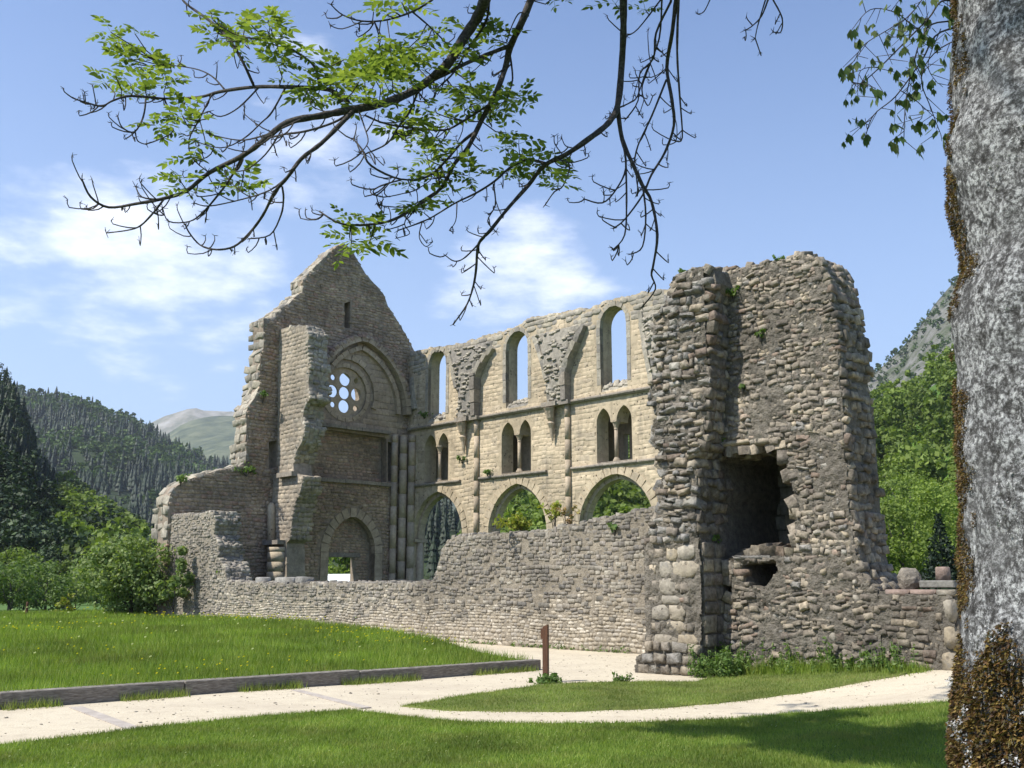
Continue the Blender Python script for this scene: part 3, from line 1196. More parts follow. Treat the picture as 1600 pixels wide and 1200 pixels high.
        m.tube([fr.P(um, -.16, zb_), fr.P(um, -.16, zb_ + .07), fr.P(um, -.16, zb_ + .1), fr.P(um, -.16, zb_ + .17)], [.16, .15, .12, .09], 10)
        sub(m.build('base', 'trim', None), col)
        bi_ = lanc.index((a0, a1, c0, c1, zb_, zs, zt))
        gd = 1.5  # back wall set deep enough that the sun misses it
        sc_ = c0 + .66 * (c1 - c0) - .86 * gd
        bp_ = [(a0 - 2.2, zb_ - .1), (a0 - 2.2, zt + .2), (c1 + .3, zt + .2), (c1 + .3, zb_ - .1)]
        slit_ = [(sc_ - .16, zb_ + .02), (sc_ - .16, zs - .3), (sc_ + .16, zs - .3), (sc_ + .16, zb_ + .02)]
        link('passage_wall', wall_mesh(fr, bp_, [slit_] if bi_ == 2 else [], -gd, .3), 'gable_mortar', t)
        m = Mesh()
        m.box(fr.P((a0 + c1) / 2 - .95, -th - (gd - th) / 2 - .01, zt + .28), fr.A * ((c1 - a0) / 2 + 1.2), fr.O * ((gd - th) / 2 + .3), Vector((0, 0, .07)))
        m.build('passage_shade_slab', 'trim_dark', t)  # unseen cover added to keep the inside of the lancets dark
        m = Mesh()           # sill stone
        m.box(fr.P((a0 + c1) / 2, -.34, zb_ - .03), fr.A * ((c1 - a0) / 2 - .004), fr.O * .34, Vector((0, 0, .04)))
        m.build('lancet_sill', 'trim_dark', t)
    # string courses
    sh = [0.02, 5.1, 10.9]
    for (a, b) in ((.1, 4.95), (5.42, 10.75), (11.2, U1)):
        bar(fr, a, b, -.05, .17, 9.03, 9.19, 'string_course', 'trim_dark', t, seg=.9)
    for (a, b) in ((.22, 4.1), (5.42, 9.75), (11.2, U1)):
        bar(fr, a, b, -.05, .13, 6.22, 6.36, 'string_course', 'trim_dark', t, seg=.9)
    # rough sloping window sills
    rub = Stones('rubble', 'grey_top')
    for (a, b, zb_, zs, zt, zsb) in clere:
        v = [fr.P(a, -.03, zb_), fr.P(b, -.03, zb_), fr.P(b, -th, zb_), fr.P(a, -th, zb_), fr.P(a, -th, zsb), fr.P(b, -th, zsb), fr.P(a, -.06, zb_ + .12), fr.P(b, -.06, zb_ + .12)]
        me = mesh_py('rubble_sill', v, [(0, 1, 7, 6), (6, 7, 5, 4), (0, 6, 4, 3), (1, 2, 5, 7), (3, 4, 5, 2), (0, 3, 2, 1)])
        link('rubble_sill', me, 'grey_top', t)
        for q in range(26):
            s_ = R.random()
            rub.put(fr.P(R.uniform(a + .08, b - .08), -.05 - s_ * .62, zb_ + .12 + s_ * (zsb - zb_ - .12)), fr.O + Vector((R.uniform(-.3, .3), R.uniform(-.3, .3), .7)), R.uniform(.14, .3), R.uniform(.12, .2), R.uniform(.1, .2))
        voussoirs(fr, [(a, zb_ + .3), (a, zs)] + arch(a, b, zs, zt, 10)[1:-1] + [(b, zs), (b, zb_ + .3)], .2, .02, .2, 'grey_top', t, .34, 'window_surround')
    # vaulting shafts and corbels, broken vault springers
    for us, topz in ((fr.uz(747, 650)[0], fr.uz(745, 586)[1]), (fr.uz(888.5, 640)[0], fr.uz(884, 584)[1])):
        z = 2.0
        while z < 9.1:
            z2 = min(9.1, z + R.uniform(.7, 1.1))
            m = Mesh()
            m.tube([fr.P(us, .08, z + .006), fr.P(us, .08, z2)], [.125, .125], 12)
            m.build('shaft_drum', 'trim', t, True)
            z = z2
        m = Mesh()
        m.box(fr.P(us, .14, 9.11), fr.A * .27, fr.O * .2, Vector((0, 0, .09)))
        m.build('shaft_band', 'trim_dark', t)
        z = 9.2
        while z < topz - .1:
            z2 = min(topz, z + .62)
            m = Mesh()
            m.box(fr.P(us + .02, .18, (z + z2) / 2), fr.A * (.13 + .02 * (z - 9)), fr.O * (.2 + .05 * (z - 9)), Vector((0, 0, (z2 - z) / 2 - .006)))
            m.build('springer_block', 'trim_dark', t)
            z = z2
    for i, (uc, lean) in enumerate(((fr.uz(729, 660)[0], 0), (fr.uz(866.5, 640)[0], 0))):
        # block above, carved corbel below the string
        m = Mesh()
        m.tube([fr.P(uc, .12, 7.55), fr.P(uc, .16, 7.8), fr.P(uc, .2, 8.1), fr.P(uc, .24, 8.3), fr.P(uc, .2, 8.4), fr.P(uc, .26, 8.55), fr.P(uc, .3, 8.85), fr.P(uc, .34, 9.0)], [.03, .08, .1, .16, .12, .16, .22, .26], 8)
        m.build('corbel', 'trim', t)
        m = Mesh()
        m.box(fr.P(uc, .17, 9.12), fr.A * .42, fr.O * .24, Vector((0, 0, .1)))
        m.build('corbel_slab', 'trim_dark', t)
    # springers: fan of broken masonry
    spr = Stones('rubble', 'grey_top')
    fans = [
        ([(716, 655), (716, 602), (706, 560), (699, 541)], [(744, 655), (748, 600), (757, 575), (775, 541)], .30),
        ([(856, 640), (854, 585), (846, 553), (835, 523)], [(888, 630), (890, 590), (900, 550), (917, 508)], .34),
        ([(1022, 610), (1016, 560), (1008, 520), (1000, 486)], [(1050, 610), (1055, 560), (1065, 520), (1075, 486)], .34),
    ]
    for Lp, Rp, dep in fans:
        v = []
        zsx = [9.2, 10.6, 11.7, 12.7]
        prof = []
        for (lp, rp) in zip(Lp, Rp):
            a = fr.uz(*lp)
            b = fr.uz(*rp)
            prof.append((a[0], b[0], (a[1] + b[1]) / 2))
        deps = [dep * .7, dep * .8, dep * .75, .08]
        rings = []
        for (a, b, z), d_ in zip(prof, deps):
            w = b - a
            rings.append([fr.P(a, -.02, z), fr.P(a + w * .12, d_ * .75, z), fr.P(a + w * .45, d_ * 1.05, z), fr.P(a + w * .8, d_, z), fr.P(b, -.02, z)])
        v = [q for r_ in rings for q in r_]
        f = []
        for i in range(3):
            for k in range(4):
                f.append((i * 5 + k, i * 5 + k + 1, (i + 1) * 5 + k + 1, (i + 1) * 5 + k))
        f += [(4, 3, 2, 1, 0), (15, 16, 17, 18, 19)]
        me = mesh_py('vault_springer', v, f)
        bm = bmesh.new()
        bm.from_mesh(me)
        bmesh.ops.subdivide_edges(bm, edges=bm.edges[:], cuts=3, use_grid_fill=True)
        for q in bm.verts:
            q.co += Vector((noise.noise(q.co * 2.2), noise.noise(q.co * 2.2 + Vector((7, 0, 0))), noise.noise(q.co * 2.2 + Vector((0, 9, 0))))) * .06
        bmesh.ops.recalc_face_normals(bm, faces=bm.faces)
        bm.to_mesh(me)
        bm.free()
        link('vault_springer', me, 'grey_top', t)
        for q in range(95):
            tt = R.random() ** .8 * 2.98
            i = int(tt)
            s_ = tt - i
            k = R.random()
            a = prof[i][0] * (1 - s_) + prof[i + 1][0] * s_
            b = prof[i][1] * (1 - s_) + prof[i + 1][1] * s_
            z = prof[i][2] * (1 - s_) + prof[i + 1][2] * s_
            d_ = deps[i] * (1 - s_) + deps[i + 1] * s_
            dd = d_ * np.interp(k, [0, .12, .45, .8, 1], [.1, .75, 1.05, 1, .1])
            spr.put(fr.P(a + (b - a) * k, dd - .03, z), fr.O + fr.A * (k - .5) * 1.2 + Vector((0, 0, .3 * (i == 2))), R.uniform(.16, .36), R.uniform(.14, .24), R.uniform(.08, .15), R.uniform(-.2, .2))
    for line in ([(745, 606), (748, 590), (755, 572), (764, 556), (773, 543)], [(885, 604), (889, 580), (896, 556), (905, 533), (916, 508)],
                 [(716, 606), (711, 580), (705, 560), (699, 545)], [(857, 592), (852, 570), (844, 548), (836, 526)], [(1022, 600), (1016, 570), (1009, 530), (1001, 488)],
                 [(650, 640), (646, 615), (644, 590)]):
        pz = [fr.uz(*q) for q in line]
        pz = resample(pz, .42)
        for i in range(len(pz) - 1):
            k = i / max(1, len(pz) - 2)
            d_ = (.42 + .1 * math.sin(k * 3)) * (1 - .45 * k) * (1 if line[-1][0] > line[0][0] else .45)
            a, b = Vector(pz[i]), Vector(pz[i + 1])
            dr = (b - a).normalized()
            nr = Vector((-dr.y, dr.x))
            w_ = .15 * R.uniform(.85, 1.15)
            v = []
            for q in (a + dr * .006, b - dr * .006):
                for sg, dep_ in ((-1, -.05), (1, -.05), (.75, d_), (-.75, d_ * R.uniform(.8, 1.05))):
                    e = q + nr * sg * w_
                    v.append(fr.P(e.x, dep_, e.y))
            me = mesh_py('rib_stone', v, [(3, 2, 1, 0), (4, 5, 6, 7), (0, 1, 5, 4), (1, 2, 6, 5), (2, 3, 7, 6), (3, 0, 4, 7)])
            link('rib_stone', me, 'grey_top', t)
    spr.finish(t, 160, 6, stuff='springer_rubble')
    rub.finish(t, 100, 6, stuff='sill_rubble')
    return t, U1


arcade_t, ARC_U1 = arcade()

# ------------------------------------------------------------------ west front
def west_front():
    fr = FAC
    F = fr.uz
    t = thing('west_front', 'tall ruined church gable with six holed rose window and pointed doorway, mostly in shade', 'church ruin', fr.P(5, 0, 0))
    outl_px = [(650, 556), (646, 546), (630, 516), (618, 496), (606, 478), (600, 462), (590, 448), (578, 436), (570, 426), (560, 408), (552, 394), (545, 386), (536, 380), (528, 385), (516, 394), (504, 406), (490, 420), (479, 432),
               (474, 438), (473, 456), (462, 464), (452, 474), (440, 482), (432, 490), (431, 497), (412, 499), (411, 515), (413, 544), (408, 552), (406, 580), (405, 606), (397, 622), (388, 636), (384, 650), (386, 665), (383, 690), (386, 705), (383, 722),
               (371, 729), (350, 733), (332, 738), (310, 744), (292, 750), (276, 760), (266, 772), (262, 790), (262, 815), (262, 839)]
    outl = fr.poly(outl_px)
    outl[0] = (-.45, outl[0][1])
    rough = rough_line(outl, .3, .07, 12)
    last = rough[-1]
    outer = rough + [(last[0], -.1), (-.45, -.1)]
    holes, big = [], []

    def rect(pxs):
        return fr.poly(pxs)
    slit = rect([(538, 474), (547.5, 471), (547.5, 513), (538, 512)])
    holes.append(slit)
    big.append(slit)
    rc = F(540, 613)
    rose_panel = [(rc[0] + 1.22 * math.cos(a), rc[1] + 1.22 * math.sin(a)) for a in [2 * math.pi * i / 28 for i in range(28)]]
    holes.append(rose_panel)
    # recessed panel under the rose, recessed window slots
    niche = rect([(490, 668), (604, 684), (604, 754), (490, 748)])
    holes.append(niche)
    slot1 = rect([(606, 690), (616, 692), (616, 753), (606, 752)])
    holes.append(slot1)
    big.append(slot1)
    slot2 = rect([(420, 690), (433, 688), (433, 730), (420, 733)])
    holes.append(slot2)
    big.append(slot2)
    big.append(niche)
    # doorway
    d0, d1 = F(585, 880)[0], F(512, 880)[0]
    dz, da = F(548, 862)[1], F(545, 806)[1]
    door = arch_poly(d0, d1, .0, dz, da, 9)
    holes.append(door)
    big.append(arch_poly(d0 - .42, d1 + .42, -.2, dz, da + .45, 9))
    link('wall', wall_mesh(fr, outer, holes, 0, .95), 'gable_mortar', t)
    # vault arch geometry, over the rose
    spr = F(622, 690)[1]
    va0, va1 = F(628, 640)[0], F(487, 640)[0]
    vz, vt = F(628, 640)[1] - .3, F(545, 531)[1]
    va = arch(va0, va1, vz, vt, 14)
    ring = [(p[0], p[1]) for p in va]
    big.append(va + [(va1, 6.6), (va0, 6.6)])
    upper = Stones('worn', 'gable')

    def inside(u, z):
        return pip(u, z, outer) and not any(pip(u, z, q) for q in big)

    def emit(u, z, w, hh, o_, d, roll):
        upper.put(fr.P(u, o_ - d / 2 + .012, z), fr.O, w * 1.05, d, hh * 1.08, roll)
    courses(fr, 0, (-.4, 0, 13, 18), inside, emit, (.11, .19), (.16, .44), (-.005, .04), .16, .004, .07, .06, 8)
    # tympanum of the vault arch: large dressed blocks round the rose
    dressed = Stones('block', 'trim', False)
    rose_big = [(rc[0] + 1.55 * math.cos(a), rc[1] + 1.55 * math.sin(a)) for a in [2 * math.pi * i / 28 for i in range(28)]]
    ledge_z = lambda u: np.interp(u, [F(604, 680)[0], F(488, 662)[0]], [F(604, 676)[1], F(488, 660)[1]])

    def inside2(u, z):
        return pip(u, z, va + [(va1, 6.4), (va0, 6.4)]) and not pip(u, z, rose_big) and not pip(u, z, niche) and not pip(u, z, slot1)

    def emit2(u, z, w, hh, o_, d, roll):
        dressed.put(fr.P(u, o_ * .3 - d / 2 + .012, z), fr.O, w, d, hh, roll * .3)
    courses(fr, 0, (va0, 6.4, va1, vt), inside2, emit2, (.26, .36), (.35, .7), (0, .03), .14, .008, .01, .01, 9)
    # broken vault rib: thick projecting ring with a ragged sunlit top
    ringo = Stones('worn', 'trim')
    for wdt, nf, dp, mm, st in ((.30, .42, .5, 'trim', .4), ):
        voussoirs(fr, va, wdt, nf, dp, mm, t, st, 'wall_rib')
    voussoirs(fr, [(p[0], p[1]) for p in arch(va0 + .42, va1 - .42, vz, vt - .42, 14)], .22, .2, .3, 'trim', t, .4, 'inner_rib')
    top = arch(va0 - .3, va1 + .3, vz, vt + .3, 16)
    rb = Stones('rubble', 'gable')
    edge_stones(rb, fr, resample(top[3:], .25), .45, .5, (.14, .3), .95, .8, 3, 1)
    # hood rings round the rose
    for r_, w_, nf, mm in ((1.6, .26, .12, 'trim'), (1.22, .2, .03, 'trim')):
        cir = [(rc[0] + r_ * math.cos(a), rc[1] + r_ * math.sin(a)) for a in [math.pi * (-.5 + 2 * i / 40) for i in range(41)]]
        if r_ > 1.3:
            cir = [(rc[0] + r_ * math.cos(a), rc[1] + r_ * math.sin(a)) for a in [math.pi * (1.12 - 1.24 * i / 30) for i in range(31)]]
            voussoirs(fr, cir, w_, nf, .2, mm, t, .42, 'rose_hood')
        else:
            voussoirs(fr, cir, w_, nf, .3, mm, t, .4, 'rose_surround', outward=-1)
    # rose tracery: a plate pierced by roundels
    hol = []
    for px, py, s_ in ((540, 613.6, .30), (541, 592.6, .31), (521.2, 610.5, .30), (558.7, 616.2, .30), (539.3, 634.6, .31)):
        c = F(px, py)
        hol.append([(c[0] + s_ * math.cos(a), c[1] + s_ * math.sin(a)) for a in [2 * math.pi * i / 18 for i in range(18)]])
    for px, py in ((522, 631.5), (557.2, 637.8), (558.3, 594.8), (522.4, 589)):
        c = F(px, py)
        hol.append([(c[0] + .14 * math.cos(a), c[1] + .14 * math.sin(a)) for a in [2 * math.pi * i / 10 for i in range(10)]])
    disk = [(rc[0] + 1.215 * math.cos(a), rc[1] + 1.215 * math.sin(a)) for a in [2 * math.pi * i / 36 for i in range(36)]]
    link('rose_tracery', wall_mesh(fr, disk, hol, -.10, .09), 'trim', t)
    # panel below the rose, ledges
    wx0, wx1 = niche[1][0], niche[0][0]
    nz0, nz1 = niche[3][1] - .05, niche[0][1] + .1
    m = Mesh()
    m.box(fr.P((wx0 + wx1) / 2, -.62, (nz0 + nz1) / 2), fr.A * ((wx1 - wx0) / 2 + .3), fr.O * .18, Vector((0, 0, (nz1 - nz0) / 2 + .3)))
    m.build('recessed_panel', 'gable_mortar', t)
    pan = Stones('worn', 'gable')
    courses(fr, 0, (wx0, nz0, wx1, nz1), lambda u, z: wx0 < u < wx1 and nz0 < z < nz1, lambda u, z, w, hh, o_, d, r_: pan.put(fr.P(u, -.44 + o_ - d / 2, z), fr.O, w, d, hh, r_), (.13, .2), (.2, .42), (0, .05), .14, .012, .04, .03, 21)
    l0, l1 = F(606, 679), F(487, 661)
    for (a, b, th_, pr, dz_) in ((l0, l1, .16, .3, 0), (F(618, 759), F(478, 747), .16, .2, 0)):
        k = 5
        for i in range(k):
            ua, ub = a[0] + (b[0] - a[0]) * i / k, a[0] + (b[0] - a[0]) * (i + 1) / k
            z_ = (a[1] + b[1]) / 2
            m = Mesh()
            m.box(fr.P((ua + ub) / 2, pr / 2 - .06 + R.uniform(-.02, .03), z_ + R.uniform(-.02, .02)), fr.A * ((ub - ua) / 2 - .01), fr.O * (pr / 2 + .05), Vector((0, 0, th_ / 2)))
            m.build('ledge', 'trim_dark', t)
    # doorway: two rings, tympanum and door opening
    da_ = arch(d0, d1, dz, da, 14)
    voussoirs(fr, [(d0, .5), (d0, dz)] + da_[1:-1] + [(d1, dz), (d1, .5)], .42, .05, .3, 'trim', t, .36)
    tz = F(540, 870)[1]
    tx0, tx1 = F(562, 880)[0], F(517, 880)[0]
    tym = [(d0 - .05, 0)] + [(p[0] + (-.05 if p[0] < (d0 + d1) / 2 else .05), p[1] + .03) for p in da_] + [(d1 + .05, 0), (tx1, 0), (tx1, tz), (tx0, tz), (tx0, 0)]
    link('tympanum', wall_mesh(fr, tym, [], -.45, .3), 'gable_mortar', t)
    ty = Stones('worn', 'gable')
    courses(fr, 0, (d0, 0, d1, da), lambda u, z: pip(u, z, tym), lambda u, z, w, hh, o_, d, r_: ty.put(fr.P(u, -.45 + o_ - d / 2, z), fr.O, w, d, hh, r_), (.11, .16), (.2, .36), (.01, .04), .12, .01, .02, .02, 31)
    m = Mesh()
    m.box(fr.P((tx0 + tx1) / 2, -.55, tz + .1), fr.A * ((tx1 - tx0) / 2 + .3), fr.O * .16, Vector((0, 0, .1)))
    m.build('lintel', 'trim_dark', t)
    # corner shafts beside the arcade
    for uc, nn, rr in ((.45, .25, .2), (.95, .2, .16), (.15, .55, .18)):
        z = 0.0
        while z < 8.8:
            z2 = min(8.8, z + R.uniform(.8, 1.2))
            m = Mesh()
            m.tube([fr.P(uc, nn, z + .005), fr.P(uc, nn, z2)], [rr, rr], 10)
            m.build('corner_shaft', 'trim', t, True)
            z = z2
    # ragged sunlit left edge and coping
    i0 = next(i for i, p in enumerate(rough) if p[0] > 4.0)
    cop = Stones('rubble', 'grey_top')
    edge_stones(cop, fr, [p for p in rough if p[1] > 13.2 and p[0] > 4.3], 0, .95, (.2, .34), .9, .5, 8, 1)
    edge_stones(cop, fr, [p for p in rough if p[1] > 13.2 and p[0] <= 4.4], 0, .95, (.2, .34), .9, .5, 9, 1)
    edge_stones(cop, fr, [p for p in rough if p[1] <= 13.5 and p[0] > 6], 0, .95, (.24, .42), .95, .9, 10, 1)
    upper.finish(t, 300, 7, stuff='rubble')
    cop.finish(t, 150, 6, stuff='edge_rubble')
    dressed.finish(t, 150, 8, 'dressed_block', 'dressed_blocks')
    for s_, nm in ((rb, 'rib_rubble'), (pan, 'panel_rubble'), (ty, 'tympanum_rubble')):
        s_.finish(t, 60, 7, stuff=nm)
    # stump of the south nave wall with its respond pier
    SF = Frame(fr.P(7.5, 0, 0), Uv, Nv)
    st = thing('nave_wall_stump', 'lit stump of the lost nave wall standing out from the gable, on a slim pier', 'church ruin', SF.P(1, 0, 0))
    spx = [(434, 516), (450, 511), (478, 508), (483, 522), (480, 545), (484, 570), (482, 600), (486, 622), (476, 634), (473, 652), (477, 668), (472, 690), (464, 705), (458, 722), (460, 740), (474, 744), (470, 765), (461, 785), (456, 815), (453, 843), (448, 848), (448, 930), (421, 930), (421, 848), (425, 838), (425, 790), (426, 760), (425, 745), (434, 738)]
    so = SF.poly(spx)
    so = [(p[0], max(p[1], .0)) for p in so]
    sr = rough_line(so + [so[0]], .3, .06, 31)[:-1]
    link('wall', wall_mesh(SF, sr, [], 0, .9), 'stump', st)
    a_, b_ = Stones('worn', 'stump'), Stones('rubble', 'grey_top')

    def ins(u, z):
        return pip(u, z, sr)
    courses(SF, 0, (-.5, 0, 3.4, 14), ins, lambda u, z, w, hh, o_, d, r_: a_.put(SF.P(u, o_ * .25 - d / 2 + .005, z), SF.O, w * 1.06, d, hh * 1.16, r_), (.15, .23), (.24, .48), (0, .05), .14, .01, .03, .03, 41)
    k0 = 2
    k1 = len(sr)
    seg = [p for p in sr]
    # top and the broken end
    iend = max(range(len(sr)), key=lambda i: sr[i][0])
    edge_stones(b_, SF, [p for i, p in enumerate(sr) if p[1] > 12.9], 0, .9, (.18, .34), .9, .8, 12, 1)
    right = rough_line(SF.poly([(478, 508), (483, 522), (480, 545), (484, 570), (482, 600), (486, 622), (476, 634), (473, 652), (477, 668), (472, 690), (464, 705), (458, 722)]), .3, .06, 31)
    edge_stones(b_, SF, right, 0, .9, (.13, .26), .95, 1.0, 14, 1)
    low_ = SF.poly([(474, 744), (470, 765), (461, 785), (456, 815), (453, 843)])
    edge_stones(a_, SF, low_, 0, .9, (.14, .24), .95, .3, 15, 1)
    a_.finish(st, 250, 7, stuff='rubble')
    b_.finish(st, 120, 6, stuff='edge_rubble')
    c0 = SF.uz(424, 845, .15)
    c1 = SF.uz(424, 790, .15)
    m = Mesh()
    m.tube([SF.P(c0[0], .15, c0[1]), SF.P(c1[0], .15, c1[1]), SF.P(c1[0], .15, c1[1] + .12)], [.17, .17, .1], 12)
    m.build('engaged_shaft', 'lime', st, True)
    m = Mesh()
    m.box(SF.P(c0[0] + .3, .1, c0[1] - .08), SF.A * .62, SF.O * .3, Vector((0, 0, .09)))
    m.build('impost', 'trim_dark', st)
    m = Mesh()
    e = SF.uz(452, 742)
    m.box(SF.P(e[0], .05, e[1]), SF.A * .62, SF.O * .22, Vector((0, 0, .1)))
    m.build('ledge', 'trim_dark', st)
    # round respond below
    base = SF.uz(438, 848)
    z = 0
    while z < base[1] - .2:
        z2 = min(base[1] - .2, z + .42)
        m = Mesh()
        m.tube([SF.P(base[0], .12, z + .006), SF.P(base[0], .12, z2)], [.42, .42], 14)
        m.build('pier_drum', 'lime', st, True)
        z = z2
    return t


west_front()

# white site panel and the slabs seen through and in front
m = Mesh()
q = at(540, 905, 74)
m.box(Vector((q.x, q.y, 1.1)), Uv * 2.3, Nv * .04, Vector((0, 0, 1.18)))
tag(m.build('site_panel', 'white'), 'white panel standing behind the church doorway', 'panel')

# ------------------------------------------------------------------ low south wall of the nave
def low_wall():
    fr = LOW
    t = thing('rubble_wall', 'long low rubble wall running back from the stone pier towards the gable', 'wall', fr.P(-8, 0, 0))
    px = [(262, 812), (266, 806), (285, 804), (310, 803), (334, 800), (337, 815), (334, 835), (342, 852), (340, 870), (352, 888), (354, 908), (380, 911), (430, 911.5), (480, 912), (540, 911), (600, 911), (640, 911), (676, 909), (683, 893), (686, 875), (690, 860), (700, 844), (720, 838), (760, 835), (800, 834), (830, 832), (850, 830), (905, 818), (960, 806), (1000, 798)]
    top = fr.poly(px)
    top.append((2.6, top[-1][1] + .25))
    tr = rough_line(top, .25, .05, 17)
    outer = tr + [(2.6, -.1), (tr[0][0], -.1)]
    link('wall', wall_mesh(fr, outer, [], 0, .95), 'low_mortar', t)
    pale, rub = Stones('worn', 'low_pale'), Stones('rubble', 'low_top')

    def inside(u, z):
        return pip(u, z, outer)

    def emit(u, z, w, hh, o_, d, roll):
        lim = .95 + .35 * noise.noise((u * .5, 0, 2)) + .12 * noise.noise((u * 3, z * 3, 4)) + R.gauss(0, .3)
        if u < -20.5:
            lim = .5
        if z < lim:
            pale.put(fr.P(u, o_ * .5 - d / 2 + .008, z), fr.O, w * 1.04, d, hh * 1.08, roll)
        else:
            o_ = o_ * 1.5
            rub.put(fr.P(u, o_ * .9 - d / 2, z), fr.O, w * 1.12, d, hh * 1.2, roll * 2)
    courses(fr, 0, (-25, 0, 2.6, 4.9), inside, emit, (.06, .125), (.08, .24), (-.012, .028), .14, .002, .05, .07, 51)
    relief(fr, .0, (-25, 0, 2.6, 4.9), inside, .055, .014, 'low_mortar', t, sc=6)
    edge_stones(rub, fr, tr, 0, .95, (.1, .2), .95, .8, 23, 1)
    print('low wall singles', pale.finish(t, 300, 8.5, stuff='pale_rubble'), rub.finish(t, 300, 8.5, stuff='rubble'), len(pale.items), len(rub.items))
    return t


low_wall()
# flat stone slabs lying on top of the low wall
for px, w_, lab in ((398, .5, 'leftmost small grey slab lying on the low wall below the gable'), (432, 1.0, 'widest grey slab lying on the low wall in front of the slim pier'), (462, .45, 'rightmost grey slab lying on the low wall, right of the slim pier')):
    u, z = LOW.uz(px, 909)
    o = link('stone_slab', mesh_np('stone_slab', *[(variants('worn')[len(lab) % 9][0]), (variants('worn')[len(lab) % 9][1])], True), 'slab')
    o.matrix_basis = Matrix.Translation(LOW.P(u, -.35, 1.72)) @ Matrix(((Uv.x * w_, 0, Nv.x * .55, 0), (Uv.y * w_, 0, Nv.y * .55, 0), (0, .22, 0, 0), (0, 0, 0, 1)))
    tag(o, lab, 'stone slab', 'loose slabs on the low wall')

# ------------------------------------------------------------------ ruined pier and transept wall on the right
def right_ruin():
    fr = PR
    NW = -.56
    t = thing('transept_ruin', 'massive ragged rubble wall with dark square opening and a block pier at its left', 'church ruin', fr.P(1.5, -.5, 0))
    # pier
    left_px = [(990, 1072), (992, 1045), (994, 1024), (1007, 1018), (1008, 960), (1006, 900), (1005, 850), (1014, 815), (1024, 800), (1030, 785), (1022, 765), (1034, 745), (1022, 725), (1030, 705), (1016, 690), (1018, 665), (1026, 648), (1014, 630), (1016, 600), (1028, 580), (1018, 560), (1026, 535), (1016, 515), (1024, 490), (1040, 470), (1046, 445), (1052, 432), (1066, 427), (1078, 419), (1098, 416), (1112, 420)]
    right_px = [(1116, 440), (1108, 470), (1113, 500), (1106, 540), (1110, 590), (1102, 640), (1100, 690), (1088, 715), (1092, 760), (1086, 800), (1092, 850), (1097, 880), (1097, 1072)]
    lp = fr.poly(left_px)
    rp = fr.poly(right_px)
    lp = [(a, max(b, -.08)) for a, b in lp]
    rp = [(a, max(b, -.08)) for a, b in rp]
    L_ = rough_line(lp, .16, .05, 61)
    R_ = rough_line(rp, .16, .03, 67)
    outer = L_ + R_
    link('pier_core', wall_mesh(fr, outer, [], -.06, 2.6), 'ruin_mortar', t)
    relief(fr, .012, (-1.75, 0, .35, 7.6), lambda u, z: pip(u, z, outer), .03, .03, 'ruin_mortar', t, 'pier_mortar', 12, 3)
    ash, bld, rub = Stones('worn', 'ashlar'), Stones('boulder', 'boulder'), Stones('rubble', 'ruin')

    def ins(u, z):
        return pip(u, z, outer)
    MT['ashlar'] = MT['ashlar']
    za0, za1 = fr.uz(1050, 1010)[1], fr.uz(1050, 848)[1]

    def e_ash(u, z, w, hh, o_, d, roll):
        if u < -.85 + .4 * noise.noise((0, z * 2, 3)) or R.random() < .16:
            rub.put(fr.P(u, o_ + .0 - d / 2 + .02, z), fr.O, w * .6, d, hh * .8, roll * 3)
            rub.put(fr.P(u - w * .4, o_ + .0 - d / 2 + .02, z), fr.O, w * .5, d, hh * .6, roll * 3)
        else:
            ash.put(fr.P(u, o_ - .12 + .03, z), fr.O, w * 1.04, .24, hh * 1.06, roll)
    courses(fr, 0, (-1.45, za0, 0.03, za1), lambda u, z: -1.4 < u < .02 and za0 - .05 < z < za1, e_ash, (.16, .33), (.22, .56), (-.015, .02), .2, .006, .01, .02, 71)
    # quoins in the shaded return
    z = za0
    while z < za1 - .1:
        hh = R.uniform(.22, .34)
        n_ = -.05
        while n_ > -.56:
            w = R.uniform(.3, .5)
            rub.put(fr.P(fr.uz(1097, 950)[0] - .03, n_ - w / 2, z + hh / 2), fr.A, w * .97, .14, hh * .95, R.uniform(-.04, .04))
            n_ -= w
        z += hh

    def e_rub(u, z, w, hh, o_, d, roll):
        (bld if R.random() < .35 else rub).put(fr.P(u, o_ - d / 2 + .03, z), fr.O, w, d, hh, roll)
    courses(fr, 0, (-1.7, 0, .1, za0), ins, e_rub, (.12, .2), (.16, .38), (-.02, .07), .2, .012, .03, .12, 72)

    def e_bld(u, z, w, hh, o_, d, roll):
        (bld if R.random() < .6 else rub).put(fr.P(u, o_ + .06 * noise.noise((u * 1.7, z * 1.7, 6)) - d / 2 + .012, z), fr.O + Vector((R.uniform(-.2, .2), R.uniform(-.2, .2), R.uniform(-.2, .3))), w * 1.12, d * 1.2, hh * 1.15, roll)
    courses(fr, 0, (-1.7, za1, .3, 7.5), ins, e_bld, (.06, .16), (.08, .30), (-.04, .055), .28, .004, .08, .2, 73)
    edge_stones(bld, fr, [p for p in L_ if p[1] > za1], 0, .9, (.1, .22), .95, 1.2, 74, 1)
    edge_stones(rub, fr, [p for p in R_ if p[1] > za1], 0, .8, (.1, .22), 1, .9, 75, 1)
    # main wall
    top_px = [(1086, 430), (1118, 421), (1150, 419), (1185, 413), (1215, 406), (1240, 400), (1258, 398), (1272, 403), (1283, 415), (1292, 438), (1300, 470), (1305, 505), (1310, 545), (1315, 590), (1318, 640), (1321, 700), (1326, 760), (1333, 820), (1341, 862), (1350, 892), (1362, 912), (1372, 922)]
    tp = fr.poly(top_px, NW)
    uR = fr.uz(1497, 980, NW)[0]
    uE = tp[-1][0]
    tr = rough_line(tp, .16, .05, 81)
    outer2 = tr + [(uE, -.1), (tr[0][0], -.1)]
